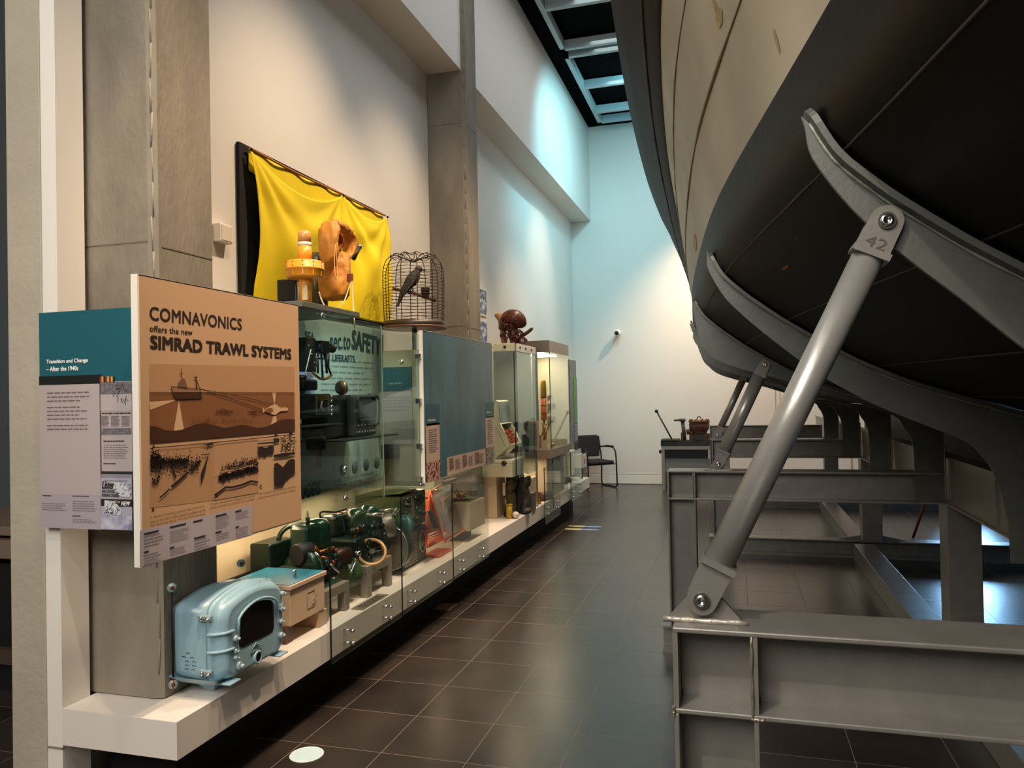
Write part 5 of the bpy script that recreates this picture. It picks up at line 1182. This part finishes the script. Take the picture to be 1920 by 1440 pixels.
G().box((-2.34, 9.75, .50), (-2.10, 10.12, .80), .003).obj('body', mat('pale_box', '#d3cdb2', .5), eb); G().box((-2.35, 9.74, .80), (-2.09, 10.13, .825), .003).obj('lid', mat('lid_white', '#e8e2cc', .4), eb); G().box((-2.30, 9.8, .402), (-2.15, 10.05, .50)).obj('foot', M_black, eb)
ec = thing('small_white_box', 'small white box with an oval slot, last object before the empty chair', 'box', (-2.08, 10.45, .4))
G().box((-2.20, 10.30, .56), (-2.02, 10.58, .74), .003).obj('body', mat('pale_box2', '#e0d2c0', .5), ec); G().box((-2.018, 10.42, .60), (-2.015, 10.45, .68)).obj('slot', mat('slot_brown', '#6b3a22', .5), ec)
G().tube([(-2.19, 10.29, .755), (-2.03, 10.29, .75), (-2.02, 10.58, .75)], .005, 6).obj('black_trim', M_black, ec); G().box((-2.18, 10.35, .402), (-2.06, 10.5, .56)).obj('foot', M_black, ec)
tag(G().box((-2.30, 10.1, .402), (-2.05, 10.28, .44)).obj('white_tray', mat('lid_white', '#e8e2cc', .4)), 'low white tray at the far end of the plinth', 'tray')
# name plate on the plinth
np_ = thing('name_plate', 'silver engraved plate lying on the plinth in front of the engines', 'plate', (-2.04, 4.02, .4))
G().box((-2.085, 3.86, .401), (-2.012, 4.19, .405)).obj('plate', mat('plate_grey', '#a09684', .4, .5), np_)
for i, s_ in enumerate(('MARINE', 'ENGINES')): text('lettering', s_, V((-2.045+.028*i, 3.90, .4055)), V((-2.045+.028*i, 4.15, .4055)), V((-2.068+.028*i, 3.90, .4055)), M_ink, np_, .02, .0004)

# ================================================================== on top of the case
# beacon
bc = thing('distress_beacon', 'orange beacon with a white band and broad ribbed collar before the yellow cloth', 'beacon', (-2.2, 3.63, 2.06))
M_bo = mat('beacon_orange', '#ea9a2c', .35); b0 = V((-2.2, 3.63, 2.062))
def bx_(y): return b0+V((0, 0, y))
G().lathe([(.034, 0), (.034, .03)], bx_(0), (0, 0, 1), 26).obj('black_foot', M_black, bc)
G().lathe([(.033, 0), (.037, .10), (.036, .165)], bx_(.03), (0, 0, 1), 28).obj('lower_tube', M_bo, bc)
G().lathe([(.0372, 0), (.0378, .075)], (-2.2, 3.63, 2.10), (0, 0, 1), 28) if False else G().box((-2.196, 3.590, 2.105), (-2.166, 3.602, 2.185)).obj('paper_label', mat('label_pale', '#c9b48a', .6), bc)
co = G().lathe([(.05, 0), (.090, .004), (.096, .012), (.099, .045), (.103, .048), (.103, .056), (.100, .058), (.100, .085), (.088, .095), (.05, .098)], bx_(.158), (0, 0, 1), 40).obj('collar', M_bo, bc)
for i in range(11):
    a = i*2*PI/11
    for z in (.065, .086): G().ball(bx_(.158+z-.002)+V((math.cos(a), math.sin(a), 0))*.100, .0035, seg=6).obj('screw', mat('screw_dark', '#6b3a10', .5), co)
    G().box((.092, -.002, 0), (.0995, .002, .033), 0, Matrix.Translation(bx_(.171)) @ Matrix.Rotation(a, 4, 'Z')).obj('rib', M_bo, co)
G().lathe([(.038, 0), (.036, .082)], bx_(.253), (0, 0, 1), 28).obj('upper_tube', M_bo, bc)
G().lathe([(.0362, 0), (.0358, .02)], bx_(.335), (0, 0, 1), 28).obj('white_band', mat('band_white', '#e6dcc6', .5), bc)
G().lathe([(.0355, 0), (.034, .045), (.026, .062), (0, .066)], bx_(.355), (0, 0, 1), 28).obj('lamp_dome', mat('dome_orange', '#d99a58', .3, spec=.7), bc)
# dark boxes on the shelf left of it
t = thing('black_case', 'shiny black box standing behind the beacon, above the tan board', 'box', (-2.35, 3.6, 2.06))
G().box((-2.42, 3.70, 2.062), (-2.30, 3.84, 2.24), .004).obj('body', M_blackg, t)
G().tube(smooth_poly([(-2.295, 3.705, 2.22), (-2.29, 3.705, 2.19), (-2.29, 3.705, 2.10)], 3), .004, 6).obj('chrome_edge', M_chrome, t)
t2 = thing('dark_buoy', 'dark olive rounded canister behind the orange lifejacket pack', 'canister', (-2.42, 4.15, 2.06))
G().lathe([(.05, 0), (.065, .02), (.07, .25), (.06, .36), (.035, .40), (0, .405)], (-2.42, 4.12, 2.062), (0, 0, 1), 24).obj('shell', mat('olive_glass', '#4a4415', .25, spec=.7), t2)
# lifejacket pack
M_jk = mat('jacket_orange', '#d48c2a', .6, noise=.15, scale=9, bump=.25, bscale=35)
lj = thing('lifejacket_pack', 'crumpled orange lifejacket pack with pale straps, hanging before the yellow cloth', 'lifejacket', (-2.25, 4.08, 2.06))
J = lambda px, py, x=-2.25: U(px, py, x=x)
from mathutils import noise as mnoise
def puff(pts, rs, name, m, par, seed=1, flat=.55, seg=44):
    pts = smooth_poly(pts, 12); n = len(pts); g = G(); rad = []
    for i in range(n):
        t = i/(n-1)*(len(rs)-1); k = min(int(t), len(rs)-2); rad.append(rs[k]+(rs[k+1]-rs[k])*(t-k))
    g.tube(pts, rad, seg, flat=flat)
    g.b.normal_update()
    for v in g.b.verts:
        p = v.co; q = V((p.x*15, p.y*15+seed, p.z*5))
        a = 1-abs(mnoise.noise(q)*2); c = 1-abs(mnoise.noise(q*2.3+V((7, 1, seed)))*2)
        v.co = p+v.normal*((a-.5)*.015+(c-.5)*.005)
    for f in g.b.faces: f.smooth = True
    return g.obj(name, m, par)
puff([J(632, 561), J(630, 552), J(628, 530), J(632, 505), J(636, 490), J(640, 478)], [.06, .088, .098, .094, .075, .03], 'lower_bag', M_jk, lj, 1, .75)
puff([J(622, 500, -2.22), J(616, 480, -2.22), J(615, 450, -2.22), J(620, 425, -2.22), J(628, 417, -2.22)], [.05, .06, .062, .055, .02], 'left_lobe', M_jk, lj, 2, .6)
puff([J(622, 420, -2.26), J(640, 428, -2.27), J(652, 440, -2.27), J(657, 455, -2.27), J(653, 475, -2.27), J(646, 485, -2.27)], [.03, .045, .05, .045, .04, .03], 'right_lobe', M_jk, lj, 3, .6)
puff([J(622, 428, -2.2), J(630, 440, -2.2), J(636, 455, -2.2), J(634, 470, -2.2)], [.02, .03, .03, .015], 'collar_fold', mat('jacket_shade', '#9a4a18', .6, bump=.5, bscale=18), lj, 4, .5)  # darker orange puts the shade of the fold into the colour
for pts in ([J(652, 505, -2.15), J(657, 515, -2.14), J(659, 525, -2.14), J(652, 545, -2.14), J(645, 565, -2.14), J(630, 578, -2.14), J(615, 575, -2.15)], [J(598, 547, -2.16), J(603, 562, -2.15), J(612, 580, -2.14), J(620, 592, -2.12)], [J(661, 520, -2.15), J(662, 560, -2.12), J(664, 590, -2.08), J(665, 615, -2.045)]):
    G().tube(smooth_poly(pts, 4), .008, 6, flat=.25).obj('webbing_strap', mat('strap_pale', '#d6c2a4', .7), lj)
G().tube(smooth_poly([J(629, 458, -2.14), J(627, 490, -2.14), J(629, 520, -2.13), J(633, 515, -2.13), J(631, 480, -2.14), J(632, 455, -2.14)], 4), .0025, 5).obj('cord', mat('cord_orange', '#e2a35a', .6), lj)
G().box(J(656, 524, -2.15)-V((.01, .015, .012)), J(656, 512, -2.13)+V((.01, .018, 0)), .004).obj('buckle', mat('buckle_red', '#8a3a1c', .5), lj)
G().cyl(J(663, 485, -2.27), J(674, 462, -2.27), .014, 14).obj('torch_light', M_black, lj); G().cyl(J(673, 465, -2.27), J(674.5, 461, -2.27), .016, 14).obj('torch_lens', M_alu, lj)
# yellow cloth and its black backing
yc = thing('yellow_cloth', 'bright yellow signal sheet draped from pins over a black backing on the wall', 'cloth', (-2.66, 4.7, 2.15))
G().box((-2.705, 3.75, 2.14), (-2.685, 5.61, 3.055)).obj('black_backing', mat('backing_felt', '#0d0c0b', .9), yc)
pins = (0.0, .60, 1.0)
def clothf(u, v):
    # u along the wall, v from the top (0) down (1)
    y = 3.79+1.81*u; sag = 0
    for a, b in zip(pins, pins[1:]):
        if a <= u <= b: s = (u-a)/(b-a); sag = math.sin(PI*s)**.8*(.15 if a == 0 else .10)
    z = 3.025-(sag*(1-v)**1.2)*1.0
    z = z+(2.16-3.025)*v*(1-.0*v)
    fold = 0
    for p in pins:
        d = u-p; an = math.atan2(d*1.8, v*.9+.04); fold += math.cos(an*11+p*7)*math.exp(-abs(d)*1.6)*.016*min(1, v*4)*(1-.4*v)
    if u < .2: y += .045*math.sin(PI*min(1, v*1.1))*(1-u/.2)
    x = -2.645+fold+.035*math.sin(PI*min(1, v))*(.6+.4*math.sin(u*9))+.05*sag*4*(1-v)
    return (x, y, z)
def foldf(u, v):
    return (-2.672+.006*math.sin(u*31), 3.82+1.76*u, 3.03-.20*v*math.sin(PI*(.12+.85*u))**.5)
G().grid(foldf, 40, 6).obj('upper_fold', mat('yellow_fabric', '#ecd000', .75, noise=.08, scale=4, bump=.12, bscale=30), yc, solid=.003)
g = G().grid(clothf, 90, 60); g.obj('sheet', mat('yellow_fabric', '#ecd000', .75), yc, solid=.003)
G().tube([(-2.66, 3.80+1.8*i/20, 3.035-.012*math.sin(PI*(i/12 if i <= 12 else (i-12)/8))) for i in range(21)], .007, 6).obj('top_hem', mat('hem_brown', '#a5651c', .7), yc)
for u in pins: G().ball((-2.64, 3.80+1.8*u, 3.02), .010, seg=8).obj('pin', M_iron, yc)
# thermostat box
th_ = thing('wall_sensor', 'small white box on the wall between the nearest column and the yellow cloth', 'wall box', (-2.69, 3.6, 2.43))
G().box((-2.708, 3.54, 2.445), (-2.66, 3.65, 2.545), .004).obj('housing', M_white, th_); G().box((-2.66, 3.55, 2.455), (-2.657, 3.64, 2.535)).obj('cover', M_cream, th_)
# birdcage
cg = thing('birdcage', 'domed wire birdcage on a short stand, between the yellow cloth and the second column', 'birdcage', (-2.3, 5.27, 1.9))
CX, CY, CZ, CR = -2.3, 5.31, 2.14, .222
M_wire = mat('cage_wire', '#2c1d14', .5, .5)
prof = [(CR, 0), (CR*1.02, .15), (CR*1.03, .33), (CR*.99, .41), (CR*.88, .465), (CR*.68, .495), (CR*.45, .49), (.012, .45)]
sp3 = smooth_poly([(r_, 0, z) for r_, z in prof], 4)
NW = 12
for i in range(NW):
    a = 2*PI*i/NW; G().tube([(CX+p.x*math.cos(a), CY+p.x*math.sin(a), CZ+p.z) for p in sp3], .0032, 5).obj('upright_wire', M_wire, cg)
for k in range(17):
    z = .02+k*.0245; r_ = lerp([(q.z, q.x) for q in sp3 if q.z <= .5][:24], z); rr = random.Random(k)
    G().tube([(CX+r_*math.cos(2*PI*i/36), CY+r_*math.sin(2*PI*i/36), CZ+z+.003*math.sin(i*1.1+k)) for i in range(36)], .0019, 4, closed=True).obj('hoop_wire', M_wire, cg)
for r_ in (.17, .11): G().tube([(CX+r_*math.cos(2*PI*i/48), CY+r_*math.sin(2*PI*i/48), CZ+.49+.008*math.sin(i*1.6)) for i in range(48)], .003, 5, closed=True).obj('top_twist', M_wire, cg)
bs = G().lathe([(CR+.01, 0), (CR+.012, .03), (CR+.006, .055), (CR-.01, .055), (CR-.01, .012), (0, .010)], (CX, CY, CZ-.055), (0, 0, 1), 44).obj('tray', mat('tray_brown', '#2e1d14', .45, noise=.3, scale=16), cg)
G().lathe([(CR+.02, -.004), (CR+.024, .004), (CR+.014, .012)], (CX, CY, CZ-.05), (0, 0, 1), 44).obj('tray_rim', mat('rim_brown', '#5a3824', .4), bs)
G().cyl((CX, CY, 1.875), (CX, CY, CZ-.05), .018, 14).obj('stand_rod', mat('stand_grey', '#6b6250', .5), cg)
MBR = Matrix.Translation((CX, CY, CZ)) @ Matrix.Rotation(math.radians(-52), 4, 'Z')
def GB(): g = G(); g.M = MBR; return g
GB().tube([(0, -.16, .245), (.0, 0, .215), (0, .17, .165)], [.013, .012, .014], 10).obj('perch', mat('perch_wood', '#5a3c28', .7, noise=.3, scale=20), cg)
GB().lathe([(.032, 0), (.034, .055), (.036, .06), (.028, .06)], (0, .09, .20), (0, 0, 1), 18).obj('feed_cup', mat('cup_brown', '#3a281c', .5), cg)
bd = thing('bird', 'stuffed dark grey bird on the perch inside the wire cage', 'bird', (CX, CY, CZ+.24))
bp_ = smooth_poly([(0, -.125, .115), (0, -.105, .17), (0, -.075, .23), (0, -.035, .285), (0, .0, .33), (0, .022, .368), (0, .032, .392)], 4)
GB().tube(bp_, [lerp([(0, .007), (.2, .016), (.38, .030), (.58, .046), (.72, .044), (.86, .030), (1, .020)], i/(len(bp_)-1)) for i in range(len(bp_))], 18).obj('body', mat('feather_grey', '#2c2622', .7, noise=.4, scale=40), bd)
GB().ball((0, .040, .397), .027, (.95, 1.15, .95)).obj('head', mat('feather_head', '#332c28', .7), bd)
GB().cyl((0, .062, .396), (0, .100, .388), .009, 8, .001).obj('beak', M_black, bd)
for s_ in (-1, 1):
    GB().tube([(s_*.036, .005, .33), (s_*.042, -.035, .27), (s_*.03, -.08, .205), (s_*.012, -.11, .15)], [.012, .026, .020, .005], 10, flat=.4).obj('wing', mat('feather_wing', '#1f1a18', .7), bd)
    GB().tube([(s_*.016, -.02, .275), (s_*.016, -.012, .25), (s_*.014, .0, .228)], [.006, .0035, .003], 6).obj('leg', mat('bird_leg', '#6b4636', .6), bd)
    GB().ball((s_*.024, .052, .402), .004, seg=8).obj('eye', M_blackg, bd)
# carved octopus
oc = thing('carved_creature', 'carved brown wooden sea creature with curled tentacles, on top of the glass case', 'carving', (-2.2, 7.35, 2.07))
M_ow = mat('carved_wood', '#5a2a18', .4, noise=.4, scale=14, bump=.3, bscale=30); K = lambda px, py, x=-2.2: U(px, py, y=7.35)+V((0, (x+2.2)*.5, 0))
g = G(); p0 = [K(942, 620), K(948, 605), K(958, 597), K(970, 600), K(980, 606), K(986, 609)]
pts = smooth_poly(p0, 4); g.tube(pts, [lerp([(0, .04), (.3, .085), (.55, .095), (.8, .06), (1, .018)], i/(len(pts)-1)) for i in range(len(pts))], 18).obj('head', M_ow, oc)
G().tube(smooth_poly([K(960, 610), K(962, 622), K(965, 634), K(967, 645)], 4), .055, 14).obj('neck', M_ow, oc)
G().tube(smooth_poly([K(946, 643), K(943, 625), K(941, 608), K(936, 596), K(932, 588)], 4), [.03+.004*math.sin(i) for i in range(17)], 10).obj('pale_trunk', mat('pale_wood', '#b5854c', .5, noise=.3, scale=14), oc)
G().tube(smooth_poly([K(975, 633), K(985, 626), K(993, 620), K(999, 615)], 3), [.018]*8+[.014, .01], 8).obj('tail_spike', mat('dark_wood', '#4a2a1c', .5), oc)
G().ball(K(968, 606)+V((.0, -.07, 0)), .020).obj('eye', M_iron, oc)
for i, (px, py, R0, tn, s) in enumerate(((952, 603, .05, 2.1, 1), (969, 604, .032, 1.5, -1), (976, 628, .045, 2.0, 1), (951, 632, .045, 1.8, -1), (967, 638, .04, 2, 1), (984, 641, .04, 1.9, 1), (958, 616, .04, 1.7, -1))):
    c_ = K(px, py)+V((0, -.075, 0)); pts = [c_+V((s*math.cos(a*.3)*R0*(1-a/(tn*22)), -.004*math.sin(a), math.sin(a*.3)*R0*(1-a/(tn*22)))) for a in range(int(tn*21))]
    G().tube(pts, [.012*(1-.7*j/len(pts)) for j in range(len(pts))], 7).obj('curled_tentacle', mat('red_wood', '#5c2018', .4, noise=.3, scale=20), oc)
# blue-white prints beside the second column
for i, (z0, z1, y0, y1, lab) in enumerate(((2.47, 2.80, 8.0, 8.3, 'upper blue and white print on the wall just past the second column'), (2.16, 2.44, 8.0, 8.3, 'lower blue and white print on the wall just past the second column'))):
    t = thing('blue_print', lab, 'picture', (-2.7, 8.15, z0)); G().box((-2.708, y0, z0), (-2.695, y1, z1)).obj('mount', M_board, t); G().box((-2.695, y0+.03, z0+.02), (-2.693, y1-.02, z1-.04)).obj('print', mat('print_blue', '#3a5a86', .5, scale=18, col2='#c9ccd0', lo=.45, hi=.5), t)

# ================================================================== the far wall
cm = thing('security_camera', 'small white dome camera with a black eye on the far wall', 'camera', (-1.92, 13.2, 2.6))
G().cyl((-1.92, 13.248, 2.6), (-1.92, 13.16, 2.6), .035, 20).obj('bracket', M_white, cm); G().ball((-1.92, 13.12, 2.6), .062).obj('dome', M_white, cm); G().lathe([(.036, 0), (.034, .012), (.02, .02), (0, .022)], (-1.925, 13.062, 2.597), (-.1, -1, 0), 20).obj('lens', M_blackg, cm)
# chair
ch = thing('visitor_chair', 'black armchair on a bent tube sled frame against the far wall', 'chair', (-2.27, 12.72, 0))
MC = Matrix.Translation((-2.30, 12.74, 0)) @ Matrix.Rotation(math.radians(-50), 4, 'Z')
M_seat = mat('chair_fabric', '#141214', .85, bump=.2, bscale=80); M_tube = mat('chair_tube', '#101010', .3, .3)
g = G(); g.M = MC; g.box((-.22, -.24, .40), (.25, .24, .455), .022, seg=3).obj('seat', M_seat, ch)
def backf(u, v):
    a = (u-.5)*2; z = .50+.36*v; return (-.24-.06*v+.05*(a*a)*.6-.0, a*(.235-.03*abs(v-.5)*2*abs(v-.5)), z)
g = G(); g.M = MC; g.grid(backf, 12, 10).obj('backrest', M_seat, ch, solid=.035, bevel=.01)
for s in (-1, 1):
    y = s*.27; g = G(); g.M = MC
    g.tube(smooth_poly([(-.27, y*.9, .84), (-.24, y*.95, .62), (-.22, y, .42), (-.23, y, .12), (-.22, y, .03), (-.18, y, .014), (0, y, .014), (.20, y, .014), (.26, y, .03), (.27, y, .10), (.255, y, .45), (.24, y, .58), (.19, y, .65), (.10, y, .67), (-.10, y, .67), (-.23, y*.96, .66)], 4), .0125, 10).obj('side_frame', M_tube, ch)
    g = G(); g.M = MC; g.box((-.08, y-.02, .675), (.17, y+.02, .695), .008).obj('arm_pad', M_black, ch)
for x in (-.20, .22):
    g = G(); g.M = MC; g.cyl((x, -.27, .395), (x, .27, .395), .010, 10).obj('cross_tube', M_tube, ch)
# winch on its table
wt = thing('winch_table', 'grey steel frame table by the far wall, carrying the rusty winch', 'table', (-.75, 12.75, 0))
M_tab = mat('table_steel', '#88817a', .45, .4)
for x in (-1.175, -.42):
    for y in (12.6, 12.95): G().box((x, y, 0), (x+.05, y+.05, .64)).obj('leg', M_tab, wt)
G().box((-1.175, 12.6, .64), (-.37, 13.0, .69), .003).obj('top', M_tab, wt); G().box((-1.12, 12.63, .50), (-.45, 12.98, .64)).obj('shadowed_shelf', M_black, wt); G().box((-1.12, 12.64, .28), (-.42, 12.65, .50)).obj('grey_sheet', mat('sheet_grey', '#6d6d68', .4), wt)  # black block under the top has the shade in its colour
G().cyl((-1.22, 12.7, .60), (-1.175, 12.7, .60), .03, 14).obj('side_knob', M_iron, wt)
wn = thing('winch', 'rusty brown drum winch with a long lever, on the grey table by the far wall', 'winch', (-.75, 12.75, .69))
D = lambda px, py, y=12.75: U(px, py, y=y)
def dz(px, py): p = D(px, py); return p.x, p.z
ax, _ = dz(1240, 843); bx2, _ = dz(1333, 843); base = .692
G().box((ax, 12.66, base), (bx2, 12.9, base+.09), .006).obj('bed', mat('winch_bed', '#22271f', .6, noise=.5, scale=30), wn)
G().box((ax+.01, 12.64, base+.09), (ax+.30, 12.88, base+.115), .004).obj('bed_ledge', mat('winch_green', '#3a4234', .6), wn)
cx_, _ = dz(1311, 800); z1 = dz(1311, 813)[1]; z2 = dz(1311, 784)[1]
G().box((dz(1293, 825)[0], 12.66, base+.09), (dz(1333, 825)[0], 12.88, z1), .006).obj('drum_housing', mat('winch_rust', '#4a3020', .75, noise=.5, scale=30, bump=.4), wn)
G().box((dz(1304, 825)[0], 12.655, base+.10), (dz(1318, 825)[0], 12.66, z1-.01)).obj('housing_opening', mat('winch_blue', '#16201f', .4), wn)
G().lathe([(.12, 0), (.12, .02), (.135, .05), (.158, .08), (.163, .14), (.158, .18), (.168, .19), (.168, .21), (.13, .22), (0, .225)], (cx_, 12.77, z1), (0, 0, 1), 30).obj('drum', mat('drum_rust', '#6a3a22', .7, noise=.5, scale=25, bump=.5), wn)
for i in range(10):
    a = 2*PI*i/10; G().ball((cx_+.145*math.cos(a), 12.77+.145*math.sin(a), z1+.222), .014, seg=8).obj('bolt', M_rust, wn)
G().tube([(cx_+.03*math.cos(a*.35), 12.77, z1+.235+.04*math.sin(a*.35)) for a in range(10)], .008, 8).obj('lifting_ring', M_iron, wn)
px0, pz0 = dz(1284, 818); px1, pz1 = dz(1279, 788)
G().cyl((px0-.0, 12.72, base+.09), (px0-.03, 12.72, pz1), .03, 16).obj('column', mat('winch_green2', '#3b4a3c', .5, noise=.3, scale=20), wn)
G().cyl((px0-.03, 12.72, pz1-.02), (px0-.03, 12.72, pz1+.03), .05, 16).obj('column_head', mat('winch_green2', '#3b4a3c', .5), wn)
G().cyl((dz(1264, 788)[0], 12.72, pz1+.0), (px0, 12.72, pz1+.005), .016, 12).obj('nozzle', M_rust, wn)
G().box((px0-.06, 12.70, base+.09), (px0+.02, 12.76, base+.22), .01).obj('column_foot', M_rust, wn); G().cyl((px0+.03, 12.72, base+.22), (px0+.10, 12.72, base+.24), .045, 16).obj('coupling', M_rust, wn)
la, lb = D(1266, 835, 12.7), D(1231, 771, 12.7)
G().cyl(la, lb, .013, 10).obj('lever', M_black, wn); G().ball(lb, .030).obj('lever_knob', M_black, wn)
# floor marks
fs = thing('floor_sticker', 'round pale blue sticker on the tiles at the bottom, near the end of the plinth', 'sticker', (-1.865, 3.03, 0))
G().cyl((-1.865, 3.026, .0), (-1.865, 3.026, .0012), .073, 40).obj('disc', mat('sticker_blue', '#c4dadd', .45), fs); G().tube([(-1.865+.073*math.cos(2*PI*i/48), 3.026+.073*math.sin(2*PI*i/48), .001) for i in range(48)], .0015, 5, closed=True).obj('rim', mat('sticker_white', '#eef4f4', .5), fs)
ff = thing('footprint_sign', 'pair of yellow and blue shoe prints on the aisle floor', 'sticker', (-1.75, 8.9, 0))  # flat yellow and blue shapes of the feet sign
for i, y in enumerate((8.78, 8.98)):
    def foot(t0, t1, nm, m):
        out = []
        for k in range(21):
            t = t0+(t1-t0)*k/20; out.append((-1.96+.42*t, .052*math.sin(PI*min(1, max(0, t)))**.5*(1-.35*math.exp(-((t-.55)/.12)**2))))
        G().prism([(x, y+w_, .0005) for x, w_ in out]+[(x, y-w_, .0005) for x, w_ in out[::-1]], (0, 0, .001)).obj(nm, m, ff)
    foot(.02, .5, 'yellow_half', mat('foot_yellow', '#e0cf8e', .5)); foot(.5, .98, 'blue_half', mat('foot_blue', '#8ea6d6', .5))
tag(G().lathe([(.14, 0), (.14, .001), (0, .001)], (.75, 11.3, 0), (0, 0, 1), 30).obj('floor_sticker', mat('sticker_blue', '#c4dadd', .45)), 'distant pale oval sticker on the floor beyond the cradle', 'sticker')
tag(G().box((-2.19, 5.30, 0), (-2.06, 5.48, .002)).obj('floor_label', mat('label_brown', '#8a6f5c', .6)), 'small brown label on the floor tiles at the plinth base', 'label')
tag(G().cyl(U(1712, 1010, z=0)+V((0, 0, .012)), V((1.78, 8.2, .62)), .014, 10).obj('orange_rod', mat('rod_orange', '#a8481c', .5)), 'thin orange rod leaning under the hull', 'rod')
